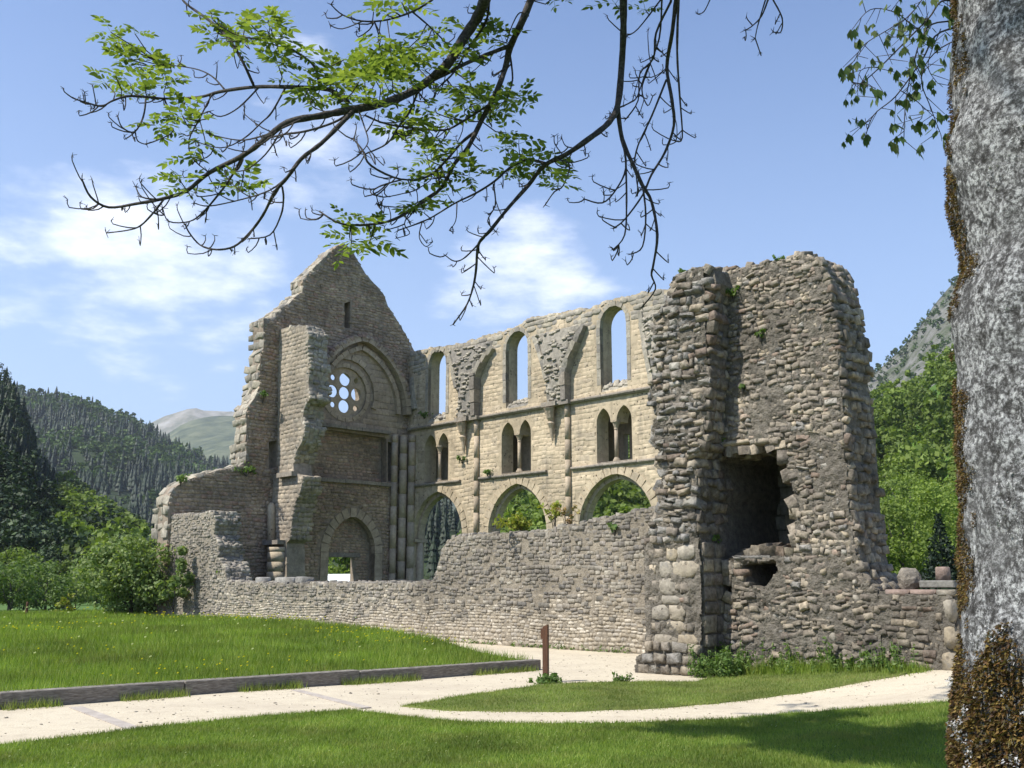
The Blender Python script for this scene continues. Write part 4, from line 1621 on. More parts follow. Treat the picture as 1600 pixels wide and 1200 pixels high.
    op = fr.poly([(1100, 702), (1122, 697), (1180, 693), (1226, 691), (1231, 705), (1229, 730), (1236, 752), (1246, 790), (1240, 822), (1246, 850), (1239, 866), (1200, 868), (1160, 872), (1142, 876), (1143, 915), (1139, 960), (1131, 1000), (1100, 1000)], NW)
    opr = rough_line(op + [op[0]], .15, .03, 83)[:-1]
    pk = rough_line(fr.poly([(1158, 884), (1185, 878), (1211, 877), (1215, 890), (1202, 906), (1192, 920), (1170, 914)], NW) + [fr.uz(1158, 884, NW)], .15, .02, 85)[:-1]
    link('wall_core', wall_mesh(fr, outer2, [opr, pk], NW - .05, .9), 'ruin_mortar', t)
    relief(fr, NW + .009, (-.3, 0, uE, 7.6), lambda u, z: pip(u, z, outer2) and not pip(u, z, opr) and not pip(u, z, pk), .03, .03, 'ruin_mortar', t, 'wall_mortar', 13, 5)

    def ins2(u, z):
        return pip(u, z, outer2) and not pip(u, z, opr) and not pip(u, z, pk)
    big = Stones('rubble', 'ruin')

    def e2(u, z, w, hh, o_, d, roll):
        bulge = .035 * noise.noise((u * 1.4, z * 1.4, 5)) + .03 * noise.noise((u * 4, z * 4, 5))
        if R.random() < .05:
            return
        if z < 2.3 and R.random() < .3:
            w *= 1.35
            hh *= 1.3
        tgt = bld if R.random() < .10 else big
        if tgt is big and R.random() < .03:
            tgt = ash
            w *= .7
        tgt.put(fr.P(u, NW + o_ + bulge - d / 2 + .005, z), fr.O + Vector((R.uniform(-.2, .2), R.uniform(-.2, .2), R.uniform(-.15, .2))), w * 1.12, d, hh * 1.2, roll)
    courses(fr, 0, (-.2, 0, uE, 7.6), ins2, e2, (.045, .115), (.07, .24), (-.02, .034), .24, .002, .13, .34, 91)
    edge_stones(big, fr, [p for p in tr], NW, .9, (.09, .19), 1.0, 1.2, 92, 1)
    # stones lining the opening
    edge_stones(big, fr, opr + [opr[0]], NW, .9, (.14, .3), .8, .6, 93, 1)
    # lintel and sill slabs
    for (a, b, hh, nm) in ((fr.uz(1104, 697, NW), fr.uz(1176, 690, NW), .10, 'lintel'), (fr.uz(1170, 687, NW), fr.uz(1226, 690, NW), .13, 'lintel'), (fr.uz(1142, 873, NW), fr.uz(1205, 870, NW), .09, 'sill')):
        o = link(nm, mesh_np(nm, *variants('rubble')[int(a[0] * 10) % 12]), 'boulder' if nm == 'sill' else 'ruin', t)
        c = fr.P((a[0] + b[0]) / 2, NW - .215, (a[1] + b[1]) / 2)
        w_ = b[0] - a[0]
        o.matrix_basis = Matrix.Translation(c) @ Matrix(((Uv.x * w_, Nv.x * .5, 0, 0), (Uv.y * w_, Nv.y * .5, 0, 0), (0, 0, hh, 0), (0, 0, 0, 1)))
    # chamber behind the opening: back wall, side, and an unseen ceiling slab added to keep daylight out
    m = Mesh()
    m.box(fr.P(.65, NW - 2.3, 2.3), fr.A * 1.25, fr.O * .2, Vector((0, 0, 2.4)))
    m.box(fr.P(1.7, NW - 1.5, 2.3), fr.A * .2, fr.O * .62, Vector((0, 0, 2.3)))
    m.box(fr.P(.6, NW - 1.45, 4.5), fr.A * 1.15, fr.O * .62, Vector((0, 0, .2)))
    m.build('chamber_wall', 'ruin_mortar', t)
    cs = Stones('block', 'boulder')
    courses(fr, 0, (-.3, .1, 1.7, 4.2), lambda u, z: u < 1.5, lambda u, z, w, hh, o_, d, r_: cs.put(fr.P(u, NW - 2.1 + o_ - d / 2 + .02, z), fr.O, w, d, hh, r_), (.2, .34), (.3, .6), (0, .06), .16, .012, .02, .03, 95)
    for s_, lim, px, nm in ((big, 300, 8, 'rubble'), (bld, 200, 8, 'boulder_rubble'), (ash, 120, 8, 'ashlar_rubble'), (rub, 120, 8, 'pier_rubble'), (cs, 40, 8, 'chamber_rubble')):
        print(nm, s_.finish(t, lim, px, stuff=nm, name={'rubble': 'stone', 'boulder_rubble': 'boulder', 'ashlar_rubble': 'ashlar', 'pier_rubble': 'small_stone', 'chamber_rubble': 'chamber_stone'}[nm]), len(s_.items))
    # low wall to the right of it
    w = thing('end_wall', 'short low rubble wall with red capped top beside the tree trunk', 'wall', fr.P(uE + 1, NW, 0))
    g0 = h(*fr.P(uE, NW, 0)[:2])
    zt = fr.uz(1450, 921, NW)[1]
    zt1 = zt
    ob = [(uE - .02, -.1), (uE - .02, zt - .03), (uR, zt), (uR, -.1)]
    link('wall', wall_mesh(fr, ob, [], NW - .04, .6), 'ruin_mortar', w)
    s1, s2 = Stones('rubble', 'ruin'), Stones('worn', 'ashlar')
    relief(fr, NW + .005, (uE, g0 - .1, uR, zt - .05), lambda u, z: u < uR - .02, .03, .02, 'ruin_mortar', w, 'wall_mortar', 13, 6)
    uq = fr.uz(1474, 980, NW)[0]
    courses(fr, 0, (uE, g0 - .1, uR, zt - .16), lambda u, z: uE < u < uq and z < zt - .1, lambda u, z, ww, hh, o_, d, r_: s1.put(fr.P(u, NW + o_ - d / 2 + .01, z), fr.O, ww * 1.1, d, hh * 1.16, r_), (.06, .14), (.08, .26), (-.02, .03), .18, .002, .08, .16, 96)
    z = g0 - .05
    while z < zt - .3:
        hh = R.uniform(.3, .5)
        hh = min(hh, zt - z)
        wq = uR - uq + R.uniform(-.08, .08)
        s2.put(fr.P(uR - wq / 2, NW - .27, z + hh / 2), fr.O, wq, .62, hh - .015)
        z += hh
    # capping
    u = uE + .1
    while u < uR - .05:
        ww = min(R.uniform(.35, .6), uR - u)
        o = link('coping', mesh_np('coping', *variants('block')[int(u * 10) % 9]), 'redslab' if u < uq - .3 else 'ashlar', w)
        o.matrix_basis = Matrix.Translation(fr.P(u + ww / 2, NW - .3, zt - .05)) @ Matrix(((Uv.x * ww * .97, Nv.x * .62, 0, 0), (Uv.y * ww * .97, Nv.y * .62, 0, 0), (0, 0, .10, 0), (0, 0, 0, 1)))
        u += ww
    s1.finish(w, 150, 8)
    s2.finish(w, 40, 8, 'quoin', 'quoins')
    # carved base lying on the end wall: square slab with a stub of round shaft
    a, zz_ = fr.uz(1474, 917, NW - .3)
    c = thing('column_base', 'square grey stone slab with a round stub, resting on the end of the low wall', 'stone fragment', fr.P(a, NW - .3, zt + .02))
    m = Mesh()
    m.box(fr.P(a, NW - .3, zt + .08), fr.A * .27, fr.O * .24, Vector((0, 0, .055)))
    o = m.build('slab', 'slab', c)
    o.modifiers.new('bevel', 'BEVEL').width = .015
    m = Mesh()
    m.tube([fr.P(a + .01, NW - .3, zt + .136), fr.P(a + .01, NW - .3, zt + .33), fr.P(a + .01, NW - .3, zt + .34)], [.115, .105, .09], 14)
    m.build('shaft_stub', 'redslab', c, True)
    # loose boulder at the foot of the tall wall
    a, zz_ = fr.uz(1420, 905, NW - .3)
    bm = bmesh.new()
    bmesh.ops.create_icosphere(bm, subdivisions=3, radius=.5)
    for q in bm.verts:
        d = q.co.normalized()
        q.co *= 1 + .22 * noise.noise(d * 1.6 + Vector((3, 1, 2))) + .07 * noise.noise(d * 5)
        q.co.z = max(q.co.z, -.38)
    me = bpy.data.meshes.new('boulder')
    bm.to_mesh(me)
    bm.free()
    o = link('boulder', me, 'boulder')
    o.matrix_basis = Matrix.Translation(fr.P(a, NW - .32, zt + .15)) @ Matrix(((Uv.x * .34, Nv.x * .34, 0, 0), (Uv.y * .34, Nv.y * .34, 0, 0), (.06, 0, .42, 0), (0, 0, 0, 1)))
    tag(o, 'grey boulder perched where the tall ruin meets the low end wall', 'boulder')
    return fr, NW, uE, uR


PRF, NW, UE, UR = right_ruin()

# ------------------------------------------------------------------ marker post on the path
def post():
    x, y = gnd(853, 1066)
    t = thing('marker_post', 'slim brown wooden post with a small box on its left side, beside the path', 'post', (x, y, h(x, y)))
    z0 = h(x, y)
    a = Vector((.96, -.28, 0)).normalized()
    b = Vector((-a.y, a.x, 0))
    m = Mesh()
    hgt = .9
    c = Vector((x, y, z0))
    v = []
    for dx, dy in ((-1, -1), (1, -1), (1, 1), (-1, 1)):
        q = c + a * .043 * dx + b * .05 * dy
        v.append(q + Vector((0, 0, -.1)))
    for dx, dy in ((-1, -1), (1, -1), (1, 1), (-1, 1)):
        q = c + a * .043 * dx + b * .05 * dy
        v.append(q + Vector((0, 0, hgt + (.03 if dx > 0 else -.01))))
    m.add(v, [(3, 2, 1, 0), (4, 5, 6, 7), (0, 1, 5, 4), (1, 2, 6, 5), (2, 3, 7, 6), (3, 0, 4, 7)])
    m.build('shaft', 'post', t)
    m = Mesh()
    m.box(c - a * .057 + Vector((0, 0, hgt - .12)), a * .016, b * .05, Vector((0, 0, .085)))
    m.build('box', 'post', t)


post()


# ------------------------------------------------------------------ plants
def leaf_cloud(cs, rs, n, size, flat=.55, seed=0, asp=1.6):
    """n leaf quads about clump centres cs with radii rs"""
    g = np.random.default_rng(seed)
    cs = np.asarray(cs, dtype=np.float64)
    rs = np.asarray(rs, dtype=np.float64)
    w = rs ** 2
    i = g.choice(len(cs), n, p=w / w.sum())
    d = g.normal(size=(n, 3))
    d /= np.linalg.norm(d, axis=1)[:, None]
    r = rs[i] * (g.uniform(0, 1, n) ** .4) * (.85 + .3 * g.uniform(0, 1, n))
    p = cs[i] + d * r[:, None] * np.array([1, 1, flat / .55 * .8])
    nn = d * .7 + g.normal(size=(n, 3)) * .6 + np.array([0, 0, .35])
    nn /= np.linalg.norm(nn, axis=1)[:, None]
    a = np.cross(nn, g.normal(size=(n, 3)))
    a /= np.linalg.norm(a, axis=1)[:, None]
    b = np.cross(nn, a)
    s = size * g.uniform(.6, 1.35, n)[:, None]
    V = np.stack([p - a * s * asp * .5, p + b * s * .5, p + a * s * asp * .5, p - b * s * .5], 1)
    return V.reshape(-1, 3), np.arange(n * 4).reshape(-1, 4)


def crown_shape(g, h_, r, n, base=.25, top=.6):
    cs, rs = [], []
    for _ in range(n):
        while True:
            q = g.uniform(-1, 1, 3)
            if .15 < np.dot(q, q) < 1:
                break
        z = base + (1 - base) * (q[2] * .5 + .5)
        prof = 1 - abs((z - (base + .38 * (1 - base))) / (1 - base)) ** 2 * top
        cs.append((q[0] * r * prof, q[1] * r * prof, z * h_ * .93))
        rs.append(r * g.uniform(.2, .42))
    return cs, rs


def trunk_mesh(h_, r, g, limbs=5, spread=.5):
    m = Mesh()
    k = 6
    pts = [Vector((g.uniform(-.03, .03) * h_ * i / k, g.uniform(-.03, .03) * h_ * i / k, h_ * .75 * i / k)) for i in range(k + 1)]
    m.tube(pts, [r * (1.25 if i == 0 else 1) * (1 - .85 * i / k) for i in range(k + 1)], 7)
    for i in range(limbs):
        j = 1 + i % (k - 1)
        p = pts[j]
        a = g.uniform(0, 6.28)
        L = h_ * spread * g.uniform(.5, 1)
        q = p + Vector((math.cos(a) * L * .5, math.sin(a) * L * .5, L * .35))
        e = p + Vector((math.cos(a) * L * .85, math.sin(a) * L * .85, L * .8))
        m.tube([p, q, e], [r * .4 * (1 - .1 * j), r * .26, r * .06], 5)
    return m


def leafy_tree(name, label, cat, x, y, z, h_, r, leaves, size, mat, seed, clumps=26, base=.25, tr=.12, group=None, limbs=6, top=.6):
    g = np.random.default_rng(seed)
    t = thing(name, label, cat, (x, y, z), group)
    m = trunk_mesh(h_, tr, g, limbs)
    m.v = [(a + x, b + y, c + z) for a, b, c in m.v]
    m.build('trunk', 'trunk', t, True)
    cs, rs = crown_shape(g, h_, r, clumps, base, top)
    V, F = leaf_cloud(cs, rs, leaves, size, seed=seed)
    V = V + np.array([x, y, z])
    link('crown', mesh_np('crown', V, F), mat, t)
    return t


# big bush by the corner of the low wall
p = at(205, 950, 42.5)
leafy_tree('large_bush', 'big round green bush growing against the left end of the ruins', 'bush', p.x, 42.5, .15, 3.55, 1.95, 10000, .1, 'bushleaf', 5, 60, .02, .1, limbs=12, top=.42)
p = at(272, 950, 40.5)
leafy_tree('willowy_shrub', 'slim pale green shrub between the big bush and the wall end', 'shrub', p.x, 40.4, .2, 3.2, .62, 900, .13, 'bushleaf', 6, 18, .02, .05)
# orchard and hedge trees on the left
spec = [
    (72, 62, 3.8, 1.8, .16, 'treeleaf', 'small spreading tree with a dark forked trunk left of the big bush'),
    (14, 58, 4.0, 2.0, .14, 'treeleaf', 'small leafy tree at the left edge behind the meadow'),
    (38, 66, 4.2, 1.7, .10, 'bushleaf', 'thin light green tree between the two darker small trees'),
    (118, 66, 3.6, 1.7, .10, 'bushleaf', 'low rounded tree just left of the big bush'),
    (-30, 64, 4.4, 2.2, .14, 'treeleaf', 'leafy tree half cut off by the left edge of the view'),
    (150, 82, 4.0, 1.9, .12, 'springleaf', 'fresh green tree rising behind the low rounded tree'),
    (20, 92, 6.4, 2.8, .2, 'springleaf', 'tall fresh green tree behind the orchard at the far left'),
    (70, 100, 6.6, 2.8, .2, 'darkwood', 'dark tree standing behind the forked orchard tree'),
    (98, 98, 5.6, 2.3, .2, 'springleaf', 'bright tree right of the dark tree at the wood edge'),
]
for i, (px, Y, hh, rr, tw, mt, lab) in enumerate(spec):
    p = at(px, 940, Y)
    leafy_tree('orchard_tree' if Y < 80 else 'woodland_tree', lab, 'tree', p.x, Y, -.45, hh * .85, rr, 2600 if Y < 80 else 4200, .12 if Y < 80 else .17, mt, 20 + i, 26, .18, tw * .7, 'trees at the edge of the meadow', 7)
p = at(102, 958, 44)
leafy_tree('golden_conifer', 'small yellow green conifer at the far edge of the meadow', 'conifer', p.x, 44, .1, 1.25, .38, 500, .09, 'yellowplant', 44, 18, .02, .03, top=.95)
m = Mesh()
p = at(41, 962, 43)
m.tube([Vector((p.x, 43, .1)), Vector((p.x + .01, 43, .8)), Vector((p.x, 43, .88))], [.06, .055, .03], 8)
tag(m.build('stake', 'post'), 'short reddish brown stake at the far left edge of the meadow', 'stake')


def wall_plant(name, label, pos, hh, rr, n, size, mat, seed, stem=True):
    t = thing(name, label, 'plant', pos)
    g = np.random.default_rng(seed)
    cs = [(g.normal() * rr * .5, g.normal() * rr * .5, hh * g.uniform(.25, 1)) for _ in range(9)]
    rs = [rr * g.uniform(.3, .55) for _ in range(9)]
    m = Mesh()
    for c in cs:
        m.tube([Vector(pos) + Vector((0, 0, -.08)), Vector(pos) + Vector((c[0] * .4, c[1] * .4, c[2] * .6)), Vector(pos) + Vector(c)], [.012, .009, .004], 4)
    m.build('stem', 'trunk', t)
    V, F = leaf_cloud(cs, rs, n, size, seed=seed)
    link('foliage', mesh_np('foliage', V + np.array(pos[:]), F), mat, t)


def on(fr, px, py, n):
    u, z = fr.uz(px, py, n)
    return fr.P(u, n, z)


wall_plant('wall_shrub', 'bushy yellow green shrub growing on the top of the rubble wall', on(LOW, 815, 838, -.3), .55, .42, 420, .07, 'yellowplant', 1)
wall_plant('wall_sapling', 'thin green sapling on the wall top right of the yellow shrub', on(LOW, 868, 826, -.4), .75, .3, 170, .07, 'yellowplant', 2)
wall_plant('rusty_plant', 'rust coloured leafy plant on the wall top under the nave shaft', on(LOW, 884, 822, -.4), .55, .2, 90, .06, 'redplant', 3)
tufts = [
    (ARC, 722, 722, .05, .35, .25, 110, 'dark green tuft growing from the nave wall between first and second lancets'),
    (ARC, 663, 652, .02, .2, .3, 90, 'grass tuft at the sill of the leftmost round headed window'),
    (ARC, 762, 741, .1, .15, .25, 60, 'small tuft on the lower string course right of the first shaft'),
    (PRF, 1064, 430, -.2, .1, .12, 70, 'green tuft on the top left shoulder of the tall ruin'),
    (PRF, 1218, 411, NW - .1, .1, .14, 80, 'green tuft on the top edge of the tall ruin at its middle'),
    (PRF, 1146, 465, NW + .05, .2, .13, 110, 'leafy tuft high on the tall ruin just right of its crevice'),
    (PRF, 1122, 525, NW + .06, .2, .14, 110, 'tuft in the crevice of the tall ruin, about halfway up'),
    (PRF, 1187, 527, NW + .05, .12, .09, 60, 'small round tuft on the face of the tall ruin below its dip'),
    (PRF, 1160, 610, NW + .05, .12, .10, 60, 'small tuft on the tall ruin above its dark opening'),
    (PRF, 1119, 690, NW + .08, .16, .12, 80, 'tuft at the left end of the lintel over the dark opening'),
    (PRF, 1118, 848, NW + .1, .14, .1, 60, 'tuft in the shaded corner beside the pier, below the opening'),
    (LOW, 960, 832, .02, .2, .15, 70, 'small green tuft near the top of the rubble wall left of the pier'),
    (FAC, 385, 742, .15, .45, .5, 200, 'green clump on the slope of the broken aisle wall'),
    (FAC, 411, 628, .1, .5, .3, 150, 'green clump on the sunlit left edge of the gable'),
    (FAC, 282, 757, .1, .45, .35, 120, 'green tuft on the far left shoulder of the broken aisle wall'),
    (LOW, 350, 906, -.2, .3, .3, 130, 'weedy tuft where the low wall meets its taller stump'),
]
for i, (fr, px, py, n, hh, rr, k, lab) in enumerate(tufts):
    wall_plant('wall_tuft', lab, on(fr, px, py, n), hh, rr, k, .05 if fr is PRF else .08, 'weed', 60 + i)


# weeds along the foot of the right wall
def weeds(name, pts, mat, seed, hgt, n, kind=True):
    g = np.random.default_rng(seed)
    VV, FF, b = [], [], 0
    m = Mesh()
    for (x, y, s_) in pts:
        hh = hgt * g.uniform(.5, 1.25) * s_
        z0 = h(x, y)
        lx, ly = g.normal() * .12 * hh, g.normal() * .12 * hh
        m.tube([(x, y, z0), (x + lx * .5, y + ly * .5, z0 + hh * .55), (x + lx, y + ly, z0 + hh)], [.006, .005, .002], 3, False)
        cs = [(x + lx * q, y + ly * q, z0 + hh * q) for q in (.25, .45, .65, .8, .95)]
        V, F = leaf_cloud(cs, [.10 * s_, .10 * s_, .09 * s_, .07 * s_, .04 * s_], n, .03, seed=int(g.integers(1e6)), asp=2.6)
        VV.append(V)
        FF.append(F + b)
        b += len(V)
    V, F = np.concatenate(VV), np.concatenate(FF)
    sv = np.array(m.v)
    return V, F, m


pts = []
for i in range(300):
    s_ = R.random()
    u = s_ * (UR - .9) + .35
    off = abs(R.gauss(.12, .16))
    q = PRF.P(u, NW + off, 0)
    tall = 1.15 if noise.noise((u * 2.2, 3, 0)) > -.1 else .6
    pts.append((q.x, q.y, tall * (1 - .35 * s_)))
wx, wy, wl = [], [], []
for (x_, y_, q_) in pts:
    for _ in range(24):
        wx.append(x_ + R.gauss(0, .09))
        wy.append(y_ + R.gauss(0, .09))
        wl.append(R.uniform(.06, .34) * q_ * (.5 + 1.1 * abs(noise.noise((x_ * 3, y_ * 3, 4)))))
wx, wy, wl = np.array(wx), np.array(wy), np.array(wl)
blades('wall_foot_grass', wx, wy, hv(wx, wy), wl, NR.uniform(.008, .016, len(wx)), 'blade_meadow', .5)
pts = pts[::4]
V, F, m = weeds('weeds', pts, 'weed', 3, .5, 22)
o = link('tall_weeds', mesh_np('tall_weeds', V, F), 'weed')
o['kind'] = 'stuff'
o = m.build('weed_stalks', 'weed')
o['kind'] = 'stuff'
pts = []
for i in range(60):
    q = PRF.P(R.uniform(-.12, .75), R.uniform(-.6, .22), 0)
    pts.append((q.x, q.y, R.uniform(.75, 1.15)))
V, F, m = weeds('nettles', pts, 'weed', 4, .44, 40)
c = PRF.P(.3, -.2, 0)
t = thing('nettle_clump', 'dense clump of green nettles at the foot of the pier corner', 'weeds', (c.x, c.y, 0))
link('foliage', mesh_np('foliage', V, F), 'weed', t)
m.build('stalks', 'weed', t)
pts = [(gnd(853, 1068)[0] + R.gauss(0, .13), gnd(853, 1068)[1] + R.gauss(0, .08), R.uniform(.5, 1)) for _ in range(26)]
V, F, m = weeds('tuft', pts, 'weed', 5, .17, 20)
t = thing('post_tuft', 'small green tuft of weeds round the foot of the brown post', 'weeds', (*gnd(853, 1066), 0))
link('foliage', mesh_np('foliage', V, F), 'weed', t)
m.build('stalks', 'weed', t)
pts = []
for i in range(14):
    a, b = gnd(R.uniform(960, 990), 1067)
    pts.append((a, b, R.uniform(.5, 1)))
V, F, m = weeds('tuft', pts, 'weed', 6, .16, 12)
t = thing('pier_tuft', 'low tuft of weeds at the left foot of the stone pier', 'weeds', (*gnd(978, 1066), 0))
link('foliage', mesh_np('foliage', V, F), 'weed', t)
m.build('stalks', 'weed', t)
# weeds at the foot of the long low wall
pts = []
for i in range(120):
    u = R.uniform(-20, 0)
    q = LOW.P(u, abs(R.gauss(.05, .06)) + .03, 0)
    pts.append((q.x, q.y, R.uniform(.4, .9)))
V, F, m = weeds('wall_weeds', pts, 'weed', 7, .18, 9)
o = link('wall_foot_weeds', mesh_np('wall_foot_weeds', V, F), 'weed')
o['kind'] = 'stuff'

# ------------------------------------------------------------------ hills and woods
def hill(name, prof, D, D0, mat, z0=-1.0, rows=14, amp=.02, back=1.25, lin=1.0):
    """slope rising from distance D0 to a ridge whose outline is prof at distance D"""
    px0, px1 = prof[0][0], prof[-1][0]
    n = max(24, int((px1 - px0) / 12))
    v, f = [], []
    tops = []
    for i in range(n + 1):
        px = px0 + (px1 - px0) * i / n
        py = np.interp(px, [p[0] for p in prof], [p[1] for p in prof])
        top = at(px, py, D)
        tops.append(top)
        for j in range(rows + 1):
            s_ = j / rows
            Y = D0 + (D - D0) * s_
            X = top.x * (Y / D)
            z = z0 + (top.z - z0) * s_ ** lin
            nz = noise.fractal(Vector((X, Y, 0)) / (D * .08), 1.0, 2.0, 4) * amp * D * math.sin(math.pi * min(1, s_ * .97))
            v.append((X, Y, z + nz))
        v.append((top.x * back, D * back, z0 + (top.z - z0) * .5))
        v.append((top.x * back * 1.2, D * back * 1.3, z0 - 2))
    m = rows + 3
    for i in range(n):
        for j in range(m - 1):
            f.append((i * m + j, (i + 1) * m + j, (i + 1) * m + j + 1, i * m + j + 1))
    o = link(name, mesh_py(name, v, f, True), mat)
    o['kind'] = 'structure'

    def pos(fx, s_):
        a = fx * n
        i = min(n - 1, int(a))
        a -= i
        b = s_ * rows
        j = min(rows - 1, int(b))
        b -= j
        P = lambda i, j: Vector(v[i * m + j])
        return P(i, j).lerp(P(i + 1, j), a).lerp(P(i, j + 1).lerp(P(i + 1, j + 1), a), b)
    return pos, px0, px1


def conifer_np(g, tiers=6, sides=7):
    V, F = [], []
    for k in range(tiers):
        z0 = .08 + .86 * k / tiers
        z1 = min(1.0, z0 + 1.55 / tiers)
        r_ = .19 * (1 - k / tiers) ** .8 + .012
        b = len(V)
        for i in range(sides * 2):
            a = math.pi * i / sides + g.uniform(-.15, .15)
            rr = r_ * (1.15 if i % 2 == 0 else .55) * g.uniform(.75, 1.15)
            V.append((math.cos(a) * rr, math.sin(a) * rr, z0 - (.035 if i % 2 == 0 else 0) + g.uniform(-.015, .015)))
        V.append((g.uniform(-.01, .01), g.uniform(-.01, .01), z1))
        for i in range(sides * 2):
            F.append((b + i, b + (i + 1) % (sides * 2), b + sides * 2, b + sides * 2))
    F = np.array(F)
    return np.array(V), F[:, :3]


def decid_np(g, n=150, size=.13):
    cs, rs = crown_shape(g, 1.0, .36, 14, .12)
    V, F = leaf_cloud(cs, rs, n, size, seed=int(g.integers(1e6)), asp=1.3)
    return V, F


gg = np.random.default_rng(3)
CON = [conifer_np(gg) for _ in range(5)]
CON_L = [conifer_np(gg, 4, 4) for _ in range(5)]
DEC = [decid_np(gg, 290, .07) for _ in range(6)]
DEC_F = [decid_np(gg, 70, .18) for _ in range(6)]


def wood(name, kind, places, mat):
    VV, FF, b = [], [], 0
    for i, (p, hh) in enumerate(places):
        V, F = kind[i % len(kind)]
        a = i * 2.4
        c, s_ = math.cos(a), math.sin(a)
        M_ = np.array([[c, s_, 0], [-s_, c, 0], [0, 0, 1]]) * hh
        VV.append(V @ M_ + np.array(p[:]))
        FF.append(F + b)
        b += len(V)
    o = link(name, mesh_np(name, np.concatenate(VV), np.concatenate(FF)), mat)
    o['kind'] = 'stuff'


# dark steep hill at the far left
posA, a0, a1 = hill('near_hill', [(-420, 420), (-200, 490), (-60, 556), (0, 590), (22, 618), (40, 662), (54, 715), (78, 762), (112, 790), (165, 828), (225, 866), (300, 905)], 260, 100, 'hill', -1, 14, .012)
pl_c, pl_d, pl_m = [], [], []
for i in range(2300):
    fx, s_ = R.random() ** .85, R.random() ** .8
    p = posA(fx, s_)
    px = a0 + (a1 - a0) * fx
    lo = s_ < .28 or px > 95
    if noise.noise((p.x * .03, p.z * .04, 2)) + (.5 if lo else -.55) > .0:
        (pl_d if px > 85 and R.random() < .8 else pl_m).append((p, R.uniform(6, 9)))
    else:
        (pl_c if R.random() < .75 else pl_m).append((p, R.uniform(3.2, 6.0)))
wood('hillside_firs', CON, pl_c, 'conifer')
wood('hillside_broadleaves', DEC, pl_d, 'springleaf')
wood('hillside_dark_broadleaves', [decid_np(gg, 420, .05) for _ in range(4)], pl_m, 'darkwood')
# long dark wooded ridge
posB, a0, a1 = hill('wooded_ridge', [(-500, 560), (-100, 590), (0, 608), (45, 620), (80, 624), (120, 630), (165, 644), (200, 656), (232, 674), (262, 692), (300, 711), (345, 730), (400, 758), (520, 830), (640, 900)], 900, 380, 'hill', -1, 16, .012)
pc, pd = [], []
for i in range(6500):
    fx, s_ = R.random(), R.random() ** .75
    p = posB(fx, s_)
    q = noise.noise((p.x * .008, p.z * .016, 4)) + noise.noise((p.x * .03, p.z * .04, 9)) * .8 + R.uniform(-.35, .35) - s_ * .35
    (pd if q > .02 else pc).append((p, R.uniform(6, 13) * (1.3 if R.random() < .1 else 1) if q <= .02 else R.uniform(6, 11)))
wood('ridge_firs', CON_L, pc, 'conifer')
wood('ridge_broadleaves', DEC_F, pd, 'midwood')
# far mountains
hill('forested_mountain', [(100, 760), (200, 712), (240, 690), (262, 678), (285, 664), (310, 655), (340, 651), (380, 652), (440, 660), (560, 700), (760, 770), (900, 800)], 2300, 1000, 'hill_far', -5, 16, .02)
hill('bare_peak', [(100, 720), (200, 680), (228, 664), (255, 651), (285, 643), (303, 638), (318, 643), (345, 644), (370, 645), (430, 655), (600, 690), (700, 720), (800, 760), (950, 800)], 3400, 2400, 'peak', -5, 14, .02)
# dark fir slope seen through the first arch, green slope behind the others and on the right
posS, _, _ = hill('dark_slope', [(500, 740), (640, 775), (690, 796), (722, 812), (760, 836), (820, 880), (860, 905)], 330, 160, 'hill', -1, 8, .01)
wood('dark_slope_firs', CON, [(posS(R.random(), R.random() ** .7), R.uniform(5, 8)) for _ in range(420)], 'conifer')
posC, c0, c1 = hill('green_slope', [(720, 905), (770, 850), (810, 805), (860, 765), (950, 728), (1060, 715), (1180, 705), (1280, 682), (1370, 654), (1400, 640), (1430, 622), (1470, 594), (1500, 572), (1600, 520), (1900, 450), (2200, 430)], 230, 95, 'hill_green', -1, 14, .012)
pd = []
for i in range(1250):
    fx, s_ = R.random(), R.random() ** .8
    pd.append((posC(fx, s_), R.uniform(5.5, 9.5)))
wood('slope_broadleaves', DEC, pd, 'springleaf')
posD, _, _ = hill('cliff_mountain', [(1000, 760), (1200, 680), (1340, 600), (1372, 578), (1395, 556), (1412, 540), (1425, 524), (1445, 500), (1460, 476), (1480, 452), (1500, 430), (1560, 380), (1700, 330), (2000, 300)], 800, 330, 'cliff', -1, 18, .03, lin=1.15)
wood('cliff_shrubs', DEC_F, [(posD(R.random(), 1 - R.random() ** 1.6), R.uniform(3, 7)) for _ in range(2600)], 'midwood')
# trees at the foot of the right slope
for i, (px, Y, hh, rr, mt, lab) in enumerate(((1412, 52, 6.3, 2.3, 'springleaf', 'bright broadleaf tree filling the gap just right of the tall ruin'),
                                              (1468, 60, 8.0, 2.8, 'springleaf', 'taller bright tree partly hidden by the lichen covered trunk'),
                                              (1425, 78, 11.0, 3.6, 'springleaf', 'tallest bright tree behind the gap beside the ruin'),
                                              (1530, 70, 10.0, 3.4, 'springleaf', 'bright tree behind the lichen covered trunk'),
                                              (1375, 66, 7.5, 2.8, 'springleaf', 'bright tree peeping past the right edge of the tall ruin'))):
    p = at(px, 900, Y)
    leafy_tree('woodland_tree', lab, 'tree', p.x, Y, -.1, hh, rr, 9500, .12, mt, 80 + i, 60, .1, .16, 'trees beyond the right wall', 6)
